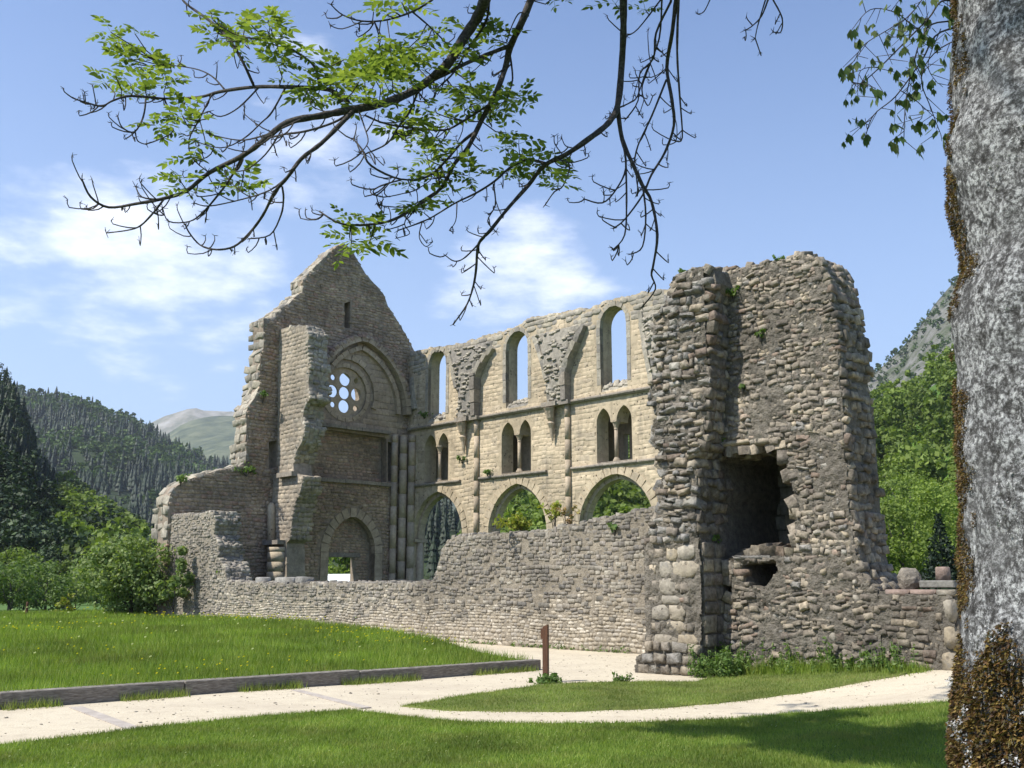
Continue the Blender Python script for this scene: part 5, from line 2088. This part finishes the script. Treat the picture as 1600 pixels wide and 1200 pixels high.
# dark fir by the end wall
p = at(1474, 905, 44)
t = thing('fir_tree', 'dark narrow fir behind the low end wall beside the trunk', 'conifer', (p.x, 44, 0))
m = Mesh()
m.tube([(p.x, 44, -.1), (p.x, 44, 4.2)], [.09, .02], 6)
m.build('trunk', 'trunk', t)
fc, fr_ = [], []
for i in range(60):
    k = i / 60
    a_ = i * 2.4
    fc.append((math.cos(a_) * .95 * (1 - k), math.sin(a_) * .95 * (1 - k), .3 + 4.3 * k))
    fr_.append(.42 * (1 - k) + .1)
V, F = leaf_cloud(fc, fr_, 4200, .09, seed=8, asp=2.2)
link('crown', mesh_np('crown', V + np.array([p.x, 44, 0]), F), 'conifer', t)
# tree seen through the doorway
q = at(542, 900, 80)
leafy_tree('woodland_tree', 'green tree seen through the church doorway above the white panel', 'tree', q.x, q.y, 0, 5.4, 2.2, 2600, .2, 'springleaf', 99, 26, .1, .12)

# ------------------------------------------------------------------ the air of the valley
def air():
    m = bpy.data.materials.new('valley_haze')
    m.use_nodes = True
    n = NT(m.node_tree)
    v = n.n('ShaderNodeVolumePrincipled')
    v.inputs['Color'].default_value = (.80, .88, 1.0, 1)
    v.inputs['Density'].default_value = HAZE
    v.inputs['Anisotropy'].default_value = .25
    o = n.n('ShaderNodeOutputMaterial')
    n.t.links.new(v.outputs[0], o.inputs['Volume'])
    b = Mesh()
    b.box((0, 0, 430), Vector((6600, 0, 0)), Vector((0, 6600, 0)), Vector((0, 0, 470)))
    q = b.build('haze', m)
    q['kind'] = 'stuff'


HAZE = .00013
air()

# ------------------------------------------------------------------ foreground ash tree
TX, TY = 1.33, 2.30
TW = [(0, -.05, .40), (.4, -.02, .385), (.8, .0, .375), (1.1, .0, .37), (1.35, -.005, .352), (1.6, .0, .352), (1.9, .0, .356), (2.2, .01, .365), (2.45, -.0, .37), (2.7, .0, .385), (2.95, .0, .40), (3.3, 0.02, .40), (4.2, 0.05, .42), (5.0, .05, .44)]
ash = thing('ash_tree', 'old lichen covered tree trunk at the right edge with leafing branches hanging across the sky', 'tree', (TX, TY, h(TX, TY)))


def trunk_left(px_list):
    pass


def ash_trunk():
    rows, n = 260, 150
    v, f = [], []
    edge = [(0, 1479), (60, 1478), (110, 1480), (135, 1472), (170, 1468), (200, 1474), (260, 1482), (330, 1490), (365, 1494), (400, 1484), (440, 1478), (490, 1480), (540, 1490), (600, 1493), (700, 1498), (800, 1502), (880, 1508), (940, 1508), (975, 1504), (1010, 1499), (1100, 1498), (1200, 1502), (1300, 1495), (1600, 1480), (2000, 1470)]
    R0 = .30
    for i in range(rows + 1):
        z = -.1 + 5.3 * i / rows
        # left silhouette at this height
        py = 912 - (z - EYE) / 2.3 * FPX * 1.0
        pxl = 1 + np.interp(np.clip(project((.95, 2.1, z))[1], -400, 2000), [e[0] for e in edge], [e[1] for e in edge])
        rr = R0 + .03 * noise.noise((0, 0, z * 1.3)) + (.05 * max(0, 1.2 - z) ** 2)
        pyz = project((.95, 2.1, z))[1]
        ry = ray(pxl, pyz)
        ph = math.atan2(ry.x, ry.y)
        cx = TX
        for _ in range(20):
            cx = TY * math.tan(ph + math.asin(rr / math.hypot(cx, TY)))
        for j in range(n):
            a = 2 * math.pi * j / n
            x, y = cx + rr * math.cos(a), TY + rr * math.sin(a)
            d = noise.fractal(Vector((x * 7, y * 7, z * 5)), 1, 2, 4) * .013 + noise.noise((x * 40, y * 40, z * 32)) * .006
            v.append((cx + (rr + d) * math.cos(a), TY + (rr + d) * math.sin(a), z))
    for i in range(rows):
        for j in range(n):
            f.append((i * n + j, i * n + (j + 1) % n, (i + 1) * n + (j + 1) % n, (i + 1) * n + j))
    o = link('trunk', mesh_py('trunk', v, f, True), 'bark', ash)
    V = np.array(v).reshape(rows + 1, n, 3)
    return V


TV = ash_trunk()


def moss_patches():
    rows, n = TV.shape[0] - 1, TV.shape[1]
    mv, lv = [], []
    g = np.random.default_rng(12)
    mo, li = [], []
    for _ in range(120000):
        i = g.integers(4, rows - 4)
        j = int(g.integers(n * .34, n * .80))
        p = Vector(TV[i, j]).lerp(Vector(TV[i + 1, j]), g.random())
        a = 2 * math.pi * j / n
        out = Vector((math.cos(a), math.sin(a), 0))
        # how far round from the left silhouette (a ~ pi+)
        da = abs(a - rad(166))
        z = p.z
        q = noise.noise((p.x * 9, p.y * 9, z * 6)) * .6 + noise.noise((p.x * 25, p.y * 25, z * 20)) * .35
        band = math.exp(-(da / .31) ** 2) * (.95 + .4 * noise.noise((0, 3, z * 4)))
        low = smooth((1.52 + .22 * noise.noise((a * 3, z * 2, 1)) - z) / .22) * math.exp(-(max(0, a - rad(215)) / .75) ** 2)
        if q + band * .62 + low * .9 > .52:
            mo.append((p + out * (.02 * max(0, q) + .012 * low), out, .8 + .7 * low))
            if low > .3 and noise.noise((p.x * 30, p.y * 30, z * 30)) > .42:
                li.append((p + out * .018, out, 1.2))
        elif q > .18 and g.random() < .12:
            li.append((p, out))
    def tuft(lst, size, name, mat, k=3, stretch=1.0):
        VV = []
        for it in lst:
            p, out = it[0], it[1]
            sc = it[2] if len(it) > 2 else 1
            for _ in range(k):
                d = (out + Vector(g.normal(size=3)) * .55).normalized()
                b = p + Vector(g.normal(size=3)) * size * .6
                s_ = size * g.uniform(.6, 1.5) * sc
                w = d.orthogonal().normalized() * s_ * .42
                w = Matrix.Rotation(g.uniform(0, 6.28), 3, d) @ w
                VV.append((b - w, b + w, b + d * s_ * stretch + Vector((0, 0, -.3 * s_))))
        A = np.array(VV, dtype=np.float32).reshape(-1, 3)
        o = link(name, mesh_np(name, A, np.arange(len(A)).reshape(-1, 3)), mat, ash)
        o['kind'] = 'stuff'
    tuft(mo[:70000], .0046, 'moss', 'moss', 5, 1.2)
    tuft(li[:9000], .0045, 'lichen', 'lichen', 3, .8)


moss_patches()


def bdepth(px, py):
    return 5.6 + .9 * noise.noise((px * .004, py * .004, 1.5)) + .35 * noise.noise((px * .011, py * .011, 7.5)) + (py - 150) * .0004


def bp(px, py):
    return at(px, py, bdepth(px, py))


def catmull(pts, k=5):
    out = []
    n = len(pts)
    for i in range(n - 1):
        p0, p1, p2, p3 = pts[max(0, i - 1)], pts[i], pts[i + 1], pts[min(n - 1, i + 2)]
        for q in range(k):
            t = q / k
            out.append(.5 * ((2 * p1) + (p2 - p0) * t + (2 * p0 - 5 * p1 + 4 * p2 - p3) * t * t + (3 * p1 - p0 - 3 * p2 + p3) * t ** 3))
    out.append(pts[-1])
    return out


# (pixels, radius at start in px, at end, off-frame lead in)
HUB = Vector((.75, 4.3, 6.6))
BR = [
    ([(757, 0), (745, 28), (724, 60), (703, 95), (682, 116), (654, 137), (615, 156), (570, 168), (535, 174), (500, 181), (450, 191), (415, 217), (380, 243), (327, 270), (292, 298), (257, 310), (215, 318), (170, 324), (142, 308), (128, 280)], 9, 1.3, 1),
    ([(544, 160), (513, 140), (450, 136), (397, 136), (345, 143), (310, 152), (257, 154), (205, 150), (177, 157), (159, 166), (138, 161), (121, 156)], 3.6, 1.0, 0),
    ([(285, 0), (296, 10), (331, 35), (359, 63), (380, 98), (397, 135)], 1.8, 2.0, 2),
    ([(352, 141), (331, 119), (303, 107), (257, 101)], 1.4, .8, 0),
    ([(499, 136), (492, 105), (467, 84), (432, 66), (380, 58), (341, 52)], 2.2, 1.2, 0),
    ([(556, 170), (530, 196), (502, 224), (471, 248), (450, 276), (429, 301), (411, 336), (390, 364), (366, 385), (338, 390), (313, 383), (296, 364), (289, 350)], 3.6, 1.1, 0),
    ([(441, 292), (443, 310), (439, 336), (422, 367), (390, 373)], 1.6, 1.1, 0),
    ([(450, 276), (422, 297), (380, 311), (327, 322), (303, 317)], 1.6, .9, 0),
    ([(380, 243), (359, 280), (338, 308), (317, 332), (296, 346), (264, 346), (254, 325)], 1.9, .9, 0),
    ([(257, 310), (240, 332), (219, 353), (198, 360), (166, 364)], 1.7, .9, 0),
    ([(250, 312), (222, 308), (212, 292)], 1.5, .9, 0),
    ([(470, 187), (443, 199), (408, 213), (373, 219), (327, 210)], 1.7, .9, 0),
    ([(545, 178), (520, 192), (478, 205), (443, 210), (415, 217)], 2, 1.3, 0),
    ([(440, 203), (436, 210), (415, 241), (387, 264), (366, 268)], 1.6, .9, 0),
    ([(404, 137), (373, 168), (345, 182), (326, 174)], 1.4, .8, 0),
    ([(446, 137), (425, 175), (408, 192), (380, 217), (345, 231), (303, 220)], 1.6, .8, 0),
    ([(228, 152), (224, 182), (210, 206), (191, 199), (184, 182)], 1.6, .8, 0),
    ([(211, 203), (215, 220), (229, 226)], 1.2, .7, 0),
    ([(332, 147), (324, 161), (310, 189), (296, 217), (299, 245), (324, 268)], 1.4, .8, 0),
    ([(829, 0), (815, 35), (797, 74), (790, 105), (776, 143), (752, 189), (731, 231), (710, 256), (689, 294), (657, 318), (622, 340), (587, 350), (535, 350), (500, 331)], 6, 1.1, 3),
    ([(795, 72), (759, 86), (724, 101), (696, 116), (660, 133)], 3.2, 2.2, 0),
    ([(745, 204), (720, 224), (696, 252), (668, 276), (626, 280), (580, 259), (566, 234), (552, 217)], 2.3, .9, 0),
    ([(762, 165), (724, 189), (696, 203), (657, 201), (605, 194), (570, 180)], 2, 1.2, 0),
    ([(654, 140), (640, 175), (622, 199), (605, 224), (570, 241)], 2, .9, 0),
    ([(796, 80), (801, 122), (794, 150)], 1.8, .9, 0),
    ([(974, 0), (974, 52), (971, 105), (965, 164), (951, 192), (920, 217), (885, 241), (850, 259), (825, 290), (794, 325), (766, 360), (748, 381), (744, 420), (740, 445), (730, 475), (708, 507)], 6, 1.0, 4),
    ([(855, 256), (825, 250), (797, 262), (773, 283), (745, 301), (710, 318), (668, 343), (622, 360)], 2.6, .9, 0),
    ([(757, 371), (727, 402), (710, 408), (696, 399)], 1.4, .8, 0),
    ([(965, 166), (972, 217), (990, 259), (1004, 290), (1018, 315), (1027, 367), (1021, 413), (1018, 430), (1024, 452), (1003, 480)], 3.6, .9, 0),
    ([(972, 215), (978, 262), (962, 297), (941, 317), (913, 311)], 1.8, .9, 0),
    ([(978, 260), (979, 315), (976, 367), (958, 390)], 1.6, .9, 0),
    ([(1004, 288), (1009, 336), (1004, 385), (986, 397)], 1.6, .9, 0),
    ([(1056, 0), (1050, 52), (1042, 105), (1050, 157), (1053, 196), (1039, 238), (1018, 273), (1004, 305), (976, 343), (958, 357)], 3.6, .9, 5),
    ([(1060, 0), (1058, 80), (1062, 150), (1066, 215), (1055, 220)], 2.2, .9, 6),
    ([(1041, 125), (1018, 182), (997, 227), (990, 259)], 1.7, 1.1, 0),
    ([(1048, 3), (1025, 52), (1021, 91), (1000, 115), (997, 157), (979, 185)], 1.9, 1.0, 6),
    ([(1032, 0), (997, 45), (979, 56)], 1.3, .8, 6),
    ([(1034, 2), (1030, 60), (1012, 110), (1003, 140), (1012, 165), (1020, 150)], 1.5, .8, 6),
    ([(1200, 0), (1190, 25), (1176, 40), (1165, 47)], 1.4, .8, 7),
    ([(1208, 0), (1222, 28), (1220, 50), (1208, 50)], 1.4, .8, 7),
    ([(1196, 0), (1184, 40), (1180, 60)], 1.2, .7, 7),
    ([(1110, -2), (1100, 18), (1090, 22)], 1.0, .7, 7),
    ([(675, 0), (647, 17), (605, 31), (566, 33), (535, 23), (517, 7)], 1.8, .9, 8),
    ([(567, 33), (535, 45), (516, 40)], 1.1, .7, 0),
    ([(645, 19), (675, 45), (703, 75), (706, 92)], 1.4, 1.0, 0),
    ([(764, 0), (759, 35), (731, 77), (710, 112), (690, 132)], 2, 1.4, 3),
    ([(848, 258), (872, 250), (890, 258), (880, 290), (866, 300), (852, 320)], 1.4, .8, 0),
    ([(771, 288), (774, 320), (762, 345), (775, 362)], 1.2, .8, 0),
    ([(714, 318), (712, 345), (702, 360)], 1.0, .6, 0),
    ([(660, 345), (655, 370), (665, 385), (676, 378)], 1.0, .6, 0),
    ([(826, 25), (812, 20), (800, 40), (792, 65)], 1.2, .8, 0),
    ([(560, 172), (570, 200), (575, 222), (563, 240)], 1.2, .7, 0),
    ([(650, 138), (668, 160), (680, 150), (682, 130)], 1.2, .7, 0),
    ([(880, 243), (867, 225), (866, 213)], 1.0, .7, 0),
    ([(900, 232), (884, 228), (878, 216)], 1.0, .7, 0),
    ([(630, 280), (596, 290), (583, 300), (600, 308), (640, 300)], 1.2, .7, 0),
    ([(680, 300), (640, 322), (600, 322), (588, 318)], 1.1, .7, 0),
    ([(640, 332), (632, 350), (640, 365), (620, 372)], 1.0, .6, 0),
    ([(968, 168), (985, 160), (996, 150), (1010, 110), (1022, 90)], 1.3, .8, 0),
]
lead = {
    1: [Vector((1.2, 2.6, 4.9)), Vector((.9, 3.6, 6.0)), Vector((.35, 5.0, 6.35))],
    2: [Vector((-.2, 5.6, 6.6)), Vector((-1.4, 6.0, 6.1))],
    3: [Vector((.75, 4.1, 6.3)), Vector((.4, 5.2, 6.3))],
    4: [Vector((1.15, 3.0, 5.6)), Vector((.95, 4.6, 6.2)), Vector((.72, 5.5, 6.0))],
    5: [Vector((1.1, 3.6, 6.0)), Vector((1.05, 5.0, 6.1))],
    6: [Vector((1.05, 4.6, 6.1)), Vector((.98, 5.3, 5.8))],
    7: [Vector((1.2, 4.0, 6.2)), Vector((1.5, 5.3, 5.8))],
    8: [Vector((.35, 5.0, 6.35)), Vector((-.2, 5.6, 5.8))],
}
ENDS = []
branches = []
for bi, (pp, r0, r1, ld) in enumerate(BR):
    pts = [bp(*q) for q in pp]
    Y0 = pts[0].y
    px2m = Y0 / FPX * 1.02
    full = catmull(pts, 4)
    n = len(full)
    rads = [(r0 + (r1 - r0) * (i / (n - 1)) ** .8) * px2m * 1.15 for i in range(n)]
    m = Mesh()
    rr = random.Random(bi)
    # knobbly bark
    rads2 = [q * (1 + .22 * noise.noise((i * .9, bi * 3.3, 0))) for i, q in enumerate(rads)]
    if ld:
        pre = catmull(lead[ld] + [full[0] + (full[0] - full[1]).normalized() * .05], 5)[:-1]
        big = r0 * px2m
        st = max(big * (2.2 if ld in (1, 3, 4) else 1.2), big)
        pr = [st + (big - st) * i / len(pre) for i in range(len(pre))]
        m.tube(pre + full, pr + rads2, 7)
    else:
        m.tube(full, rads2, 6)
    # side twigs with curled tips and buds
    L = sum((full[i + 1] - full[i]).length for i in range(n - 1))
    k = int(L / .13) if bi else int(L / .2)
    for q in range(k):
        i = rr.randrange(max(1, n // 6), n)
        p = full[min(i, n - 1)]
        sz = rr.uniform(.05, .17)
        d = (full[min(i, n - 1)] - full[max(i - 2, 0)]).normalized()
        side = Vector((rr.uniform(-1, 1), rr.uniform(-.6, .6), rr.uniform(-1, .5)))
        side = (side - d * side.dot(d)).normalized()
        a = p + (d * .5 + side * .6) * sz * .5
        b = p + (d * .8 + side * .75 + Vector((0, 0, .25))) * sz
        c = b + (d * .3 + Vector((0, 0, .9))) * sz * .3
        m.tube(catmull([p, a, b, c], 2), [.0045, .004, .004, .0036, .0034, .003, .0028], 4)
        ENDS.append((c, bi))
        for _ in range(4):
            e = c + Vector((rr.gauss(0, 1), rr.gauss(0, 1), rr.gauss(.3, 1))).normalized() * rr.uniform(.012, .032)
            m.tube([c, e], [.0022, .0012], 3, False)
    e0 = full[-1]
    ENDS.append((e0, bi))
    for _ in range(5):
        e = e0 + Vector((rr.gauss(0, 1), rr.gauss(0, 1), rr.gauss(.3, 1))).normalized() * rr.uniform(.015, .04)
        m.tube([e0, e], [.003, .0015], 3, False)
    branches.append((m.build('branch', 'darkbark', ash, True), full))


# compound leaves
def compound(g, n=4, L=.15, lf=.058):
    V, F = [], []

    def leaflet(base, d, up, s):
        w = d.cross(up).normalized()
        ln = s
        tip = base + d * ln - up * ln * .12
        m1 = base + d * ln * .35 + w * ln * .25 - up * ln * .0
        m2 = base + d * ln * .35 - w * ln * .25 - up * ln * .0
        m3 = base + d * ln * .68 + w * ln * .19 - up * ln * .05
        m4 = base + d * ln * .68 - w * ln * .19 - up * ln * .05
        c1 = base + d * ln * .5 - up * ln * .04
        b = len(V)
        V.extend([base, m1, m3, tip, m4, m2])
        F.extend([(b, b + 1, b + 2), (b, b + 2, b + 3), (b, b + 3, b + 4), (b, b + 4, b + 5)])
    up = Vector((0, 0, 1))
    for i in range(n):
        t = .3 + .6 * i / (n - 1)
        p = Vector((t * L, 0, .10 * L * math.sin(t * 2.2) - .35 * L * t * t))
        for sgn in (1, -1):
            ang = rad(g.uniform(48, 68))
            d = Vector((math.cos(ang), sgn * math.sin(ang), g.uniform(-.35, .05))).normalized()
            leaflet(p, d, up, lf * g.uniform(.75, 1.15) * (.75 + .5 * math.sin(t * 2.6)))
    pe = Vector((L * .95, 0, .1 * L * math.sin(2.1) - .35 * L * .9))
    leaflet(pe, Vector((1, 0, -.4)).normalized(), up, lf * 1.15)
    # rachis
    b = len(V)
    w = .0016
    for t in (0, .5, .95):
        p = Vector((t * L, 0, .10 * L * math.sin(t * 2.2) - .35 * L * t * t))
        V.extend([p + Vector((0, w, 0)), p - Vector((0, w, 0))])
    F.extend([(b, b + 1, b + 3), (b, b + 3, b + 2), (b + 2, b + 3, b + 5), (b + 2, b + 5, b + 4)])
    return [tuple(q) for q in V], F


g = np.random.default_rng(21)
LEAF = []
for i in range(6):
    v, f = compound(g, 3 + i % 2, .13 + .012 * i, .055)
    me = mesh_py('leaf', v, f)
    me.materials.append(MT['ashleaf'])
    LEAF.append((me, np.array(v), np.array(f)))

CL = [(175, 78, 34, 5), (205, 100, 38, 7), (190, 135, 34, 6), (238, 120, 30, 4), (270, 135, 20, 2), (160, 125, 18, 2), (345, 55, 22, 3), (385, 42, 26, 4), (425, 38, 26, 4), (440, 55, 18, 2), (365, 75, 22, 3), (470, 80, 20, 2),
      (395, 80, 16, 2), (440, 100, 22, 3), (270, 185, 22, 3), (300, 205, 26, 4), (285, 225, 20, 2), (240, 195, 16, 1), (290, 255, 16, 2), (290, 282, 24, 3), (300, 305, 16, 2), (365, 290, 20, 3), (390, 300, 22, 3),
      (545, 110, 26, 4), (520, 125, 28, 5), (575, 120, 28, 5), (600, 100, 28, 5), (620, 75, 30, 5), (640, 95, 28, 5), (660, 70, 24, 4), (600, 140, 28, 5), (640, 130, 26, 4), (560, 145, 28, 4), (490, 150, 22, 3), (460, 145, 20, 3), (605, 12, 24, 3),
      (630, 10, 22, 3), (615, 40, 20, 2), (770, 50, 22, 3), (745, 60, 18, 2), (735, 85, 22, 3), (690, 45, 16, 2), (740, 145, 28, 5), (765, 160, 28, 5), (720, 160, 24, 4), (790, 165, 24, 3), (810, 150, 20, 2), (785, 190, 16, 1),
      (650, 185, 26, 4), (630, 205, 24, 3), (680, 180, 20, 2), (690, 215, 22, 3), (685, 245, 24, 3), (660, 265, 24, 3), (640, 275, 20, 2), (720, 268, 18, 2), (730, 275, 16, 1), (815, 230, 26, 4), (840, 255, 26, 3), (860, 270, 24, 3), (880, 285, 18, 2), (800, 250, 18, 2), (805, 275, 16, 2),
      (545, 360, 26, 3), (570, 365, 26, 4), (585, 380, 16, 1), (555, 380, 20, 2), (675, 320, 20, 2), (705, 305, 16, 2), (655, 330, 16, 1), (970, 25, 22, 2), (995, 20, 16, 1), (860, 0, 14, 1), (880, -4, 14, 1)]
pts_all = []
for bi, (o, full) in enumerate(branches):
    for p in full:
        pr = project(p)
        if pr:
            pts_all.append((pr[0], pr[1], p, bi))
PA = np.array([(a, b) for a, b, _, _ in pts_all])
leaves = []
shoots = {}
rr = random.Random(77)
for (px, py, rad_, k) in CL:
    for s_ in range(max(1, round(k * .64))):
        qx, qy = px + rr.gauss(0, rad_ * .48), py + rr.gauss(0, rad_ * .48)
        d2 = (PA[:, 0] - qx) ** 2 + (PA[:, 1] - qy) ** 2
        i = int(np.argmin(d2))
        base, bi = pts_all[i][2], pts_all[i][3]
        tip = at(qx, qy, base.y + rr.gauss(0, .18))
        mid = base.lerp(tip, .5) + Vector((rr.gauss(0, .02), rr.gauss(0, .02), -.02))
        shoots.setdefault(bi, []).append((base, mid, tip))
        d0 = (tip - base).normalized()
        nl = rr.choice((3, 4, 4, 5))
        a0_ = rr.uniform(0, 6.28)
        for q in range(nl):
            a = a0_ + 2 * math.pi * q / nl + rr.uniform(-.3, .3)
            radial = Vector((math.cos(a), math.sin(a) * .9, rr.uniform(.0, .65)))
            d = (radial * 1.0 + d0 * .35).normalized()
            up = Vector((rr.gauss(0, .25), rr.gauss(0, .25), 1))
            y_ = up.cross(d).normalized()
            z_ = d.cross(y_).normalized()
            s = rr.uniform(.62, 1.02)
            leaves.append((tip, d * s, y_ * s, z_ * s, bi))
rr.shuffle(leaves)
for bi, lst in shoots.items():
    m = Mesh()
    for b, c, e in lst:
        m.tube([b, c, e], [.0042, .0036, .003], 4)
    o = m.build('twig', 'darkbark', None, True)
    sub(o, branches[bi][0])
    o.matrix_parent_inverse = Matrix()
for i, (p, x, y, z, bi) in enumerate(leaves[:300]):
    o = bpy.data.objects.new('leaf', LEAF[i % 6][0])
    COL.objects.link(o)
    sub(o, branches[bi][0])
    o.matrix_basis = Matrix(((x.x, y.x, z.x, p.x), (x.y, y.y, z.y, p.y), (x.z, y.z, z.z, p.z), (0, 0, 0, 1)))


def join_leaves(name, lst, parent, mat):
    VV, FF, b = [], [], 0
    for i, (p, x, y, z, bi) in enumerate(lst):
        _, V, F = LEAF[i % 6]
        VV.append(V @ np.array([x[:], y[:], z[:]]) + np.array(p[:]))
        FF.append(F + b)
        b += len(V)
    o = link(name, mesh_np(name, np.concatenate(VV), np.concatenate(FF)), mat, parent)
    o['kind'] = 'stuff'


if len(leaves) > 300:
    join_leaves('foliage', leaves[300:], ash, 'ashleaf')
print('leaves', len(leaves))
# the crown above the frame: boughs with foliage that shade the lawn
rr = random.Random(5)
up_leaves = []
bm_ = Mesh()
start = Vector((TX, TY, 4.8))
for (e, n_) in ((Vector((-3.4, 8.2, 9.3)), 1900), (Vector((-4.5, 9.1, 9.4)), 1300), (Vector((-1.6, 9.2, 9.6)), 800), (Vector((-4.6, 9.6, 10.2)), 60), (Vector((-2.6, 7.0, 9.4)), 1000), (Vector((2.5, 3.5, 8.5)), 60), (Vector((.8, .5, 8.2)), 60), (Vector((-.2, 10.4, 10.2)), 70), (Vector((-1.2, 2.6, 7.2)), 45), (Vector((-2.6, 1.6, 7.6)), 40)):
    mid = start.lerp(e, .5) + Vector((0, 0, .9))
    pts = catmull([start, mid, e], 7)
    bm_.tube(pts, [.16 - .13 * i / (len(pts) - 1) for i in range(len(pts))], 8)
    for s_ in range(14):
        i = rr.randrange(5, len(pts))
        q = pts[i] + Vector((rr.gauss(0, .75), rr.gauss(0, .75), rr.gauss(.2, .35)))
        bm_.tube([pts[i - 1], pts[i].lerp(q, .5) + Vector((0, 0, .1)), q], [.03, .018, .006], 5)
        for _ in range(n_ // 14 + 1):
            p = pts[i].lerp(q, rr.uniform(.4, 1.1)) + Vector((rr.gauss(0, .16), rr.gauss(0, .16), rr.gauss(0, .12)))
            a = rr.uniform(0, 6.28)
            d = Vector((math.cos(a), math.sin(a), rr.uniform(-.2, .4))).normalized()
            y_ = Vector((rr.gauss(0, .2), rr.gauss(0, .2), 1)).cross(d).normalized()
            z_ = d.cross(y_)
            s = rr.uniform(1.3, 2.0)
            up_leaves.append((p, d * s, y_ * s, z_ * s, 0))
bm_.build('bough', 'darkbark', ash, True)
join_leaves('crown', up_leaves, ash, 'ashleaf')

# ------------------------------------------------------------------ second tree behind the trunk, small drooping leaves
bx = at(1640, 900, 8.2)
t2 = thing('slender_tree', 'slender tree with small drooping young leaves, its trunk hidden behind the lichen covered one', 'tree', (bx.x, 8.2, h(bx.x, 8.2)))
m = Mesh()
tp = [Vector((bx.x, 8.2, 0)), Vector((bx.x + .03, 8.2, 2.5)), Vector((bx.x - .02, 8.2, 4.8)), Vector((bx.x - .05, 8.15, 6.5)), Vector((bx.x - .2, 8.1, 8.5))]
m.tube(catmull(tp, 4), [.11 - .09 * i / 16 for i in range(17)], 8)
m.build('trunk', 'trunk', t2, True)
TB = [
    ([(1520, -40), (1480, 0), (1450, 30), (1410, 70), (1375, 105), (1345, 130), (1330, 128)], 1.9, .7),
    ([(1500, 10), (1470, 50), (1440, 95), (1400, 150), (1365, 180), (1352, 215)], 1.8, .7),
    ([(1510, -10), (1465, 35), (1440, 60), (1425, 110), (1415, 160), (1412, 228)], 1.7, .7),
    ([(1505, 60), (1470, 75), (1440, 120), (1455, 170), (1470, 210)], 1.3, .6),
    ([(1430, 45), (1400, 20), (1360, 15), (1330, 48)], 1.1, .6),
    ([(1440, 0), (1420, 25), (1390, 45), (1350, 70), (1335, 95)], 1.1, .6),
    ([(1405, 140), (1440, 165), (1440, 185)], .9, .5),
    ([(1380, 105), (1345, 110), (1340, 150)], .9, .5),
    ([(1470, 45), (1450, 100), (1465, 130)], .9, .5),
]
sl_leaf = []
v, f = [], []
# a small drooping leaf, three leaflets hanging
vv = []
for a, s in ((-.5, .8), (0, 1.0), (.5, .8)):
    d = Vector((math.sin(a) * .7, math.sin(a) * .3, -1)).normalized()
    w = Vector((.8, .5, 0)).normalized() * .22
    b = len(v)
    v += [Vector((0, 0, 0)), d * .5 * s + w * s, d * s, d * .5 * s - w * s]
    f += [(b, b + 1, b + 2, b + 3)]
SL = mesh_py('leaf', v, f)
SL.materials.append(MT['smallleaf'])
rr = random.Random(9)
cnt = 0
for bi, (pp, r0, r1) in enumerate(TB):
    pts = [at(a, b, 8.1 + .3 * noise.noise((a * .01, b * .01, 2))) for a, b in pp]
    if bi < 4:
        pts[0] = Vector((bx.x - .05, 8.15, min(6.4, pts[0].z + .1)))
    full = catmull(pts, 5)
    m = Mesh()
    n = len(full)
    m.tube(full, [(r0 + (r1 - r0) * i / (n - 1)) * 8.2 / FPX for i in range(n)], 5)
    tips = []
    for i in range(3 if bi < 4 else 1, n):
        if rr.random() < .85:
            p = full[i]
            q = p + Vector((rr.gauss(0, .09), rr.gauss(0, .12), rr.gauss(-.04, .07)))
            m.tube([p, q], [.004, .0025], 3, False)
            tips.append(q)
    br = m.build('branch', 'darkbark', t2, True)
    for q in tips + [full[-1]]:
        for _ in range(rr.choice((1, 2))):
            o = bpy.data.objects.new('leaf', SL)
            COL.objects.link(o)
            sub(o, br)
            s = rr.uniform(.07, .12)
            o.matrix_basis = Matrix.Translation(q + Vector((rr.gauss(0, .02), rr.gauss(0, .02), 0))) @ Matrix.Rotation(rr.uniform(0, 6.28), 4, 'Z') @ Matrix.Rotation(rr.gauss(0, .35), 4, 'X') @ Matrix.Scale(s, 4)
            cnt += 1
print('small leaves', cnt)
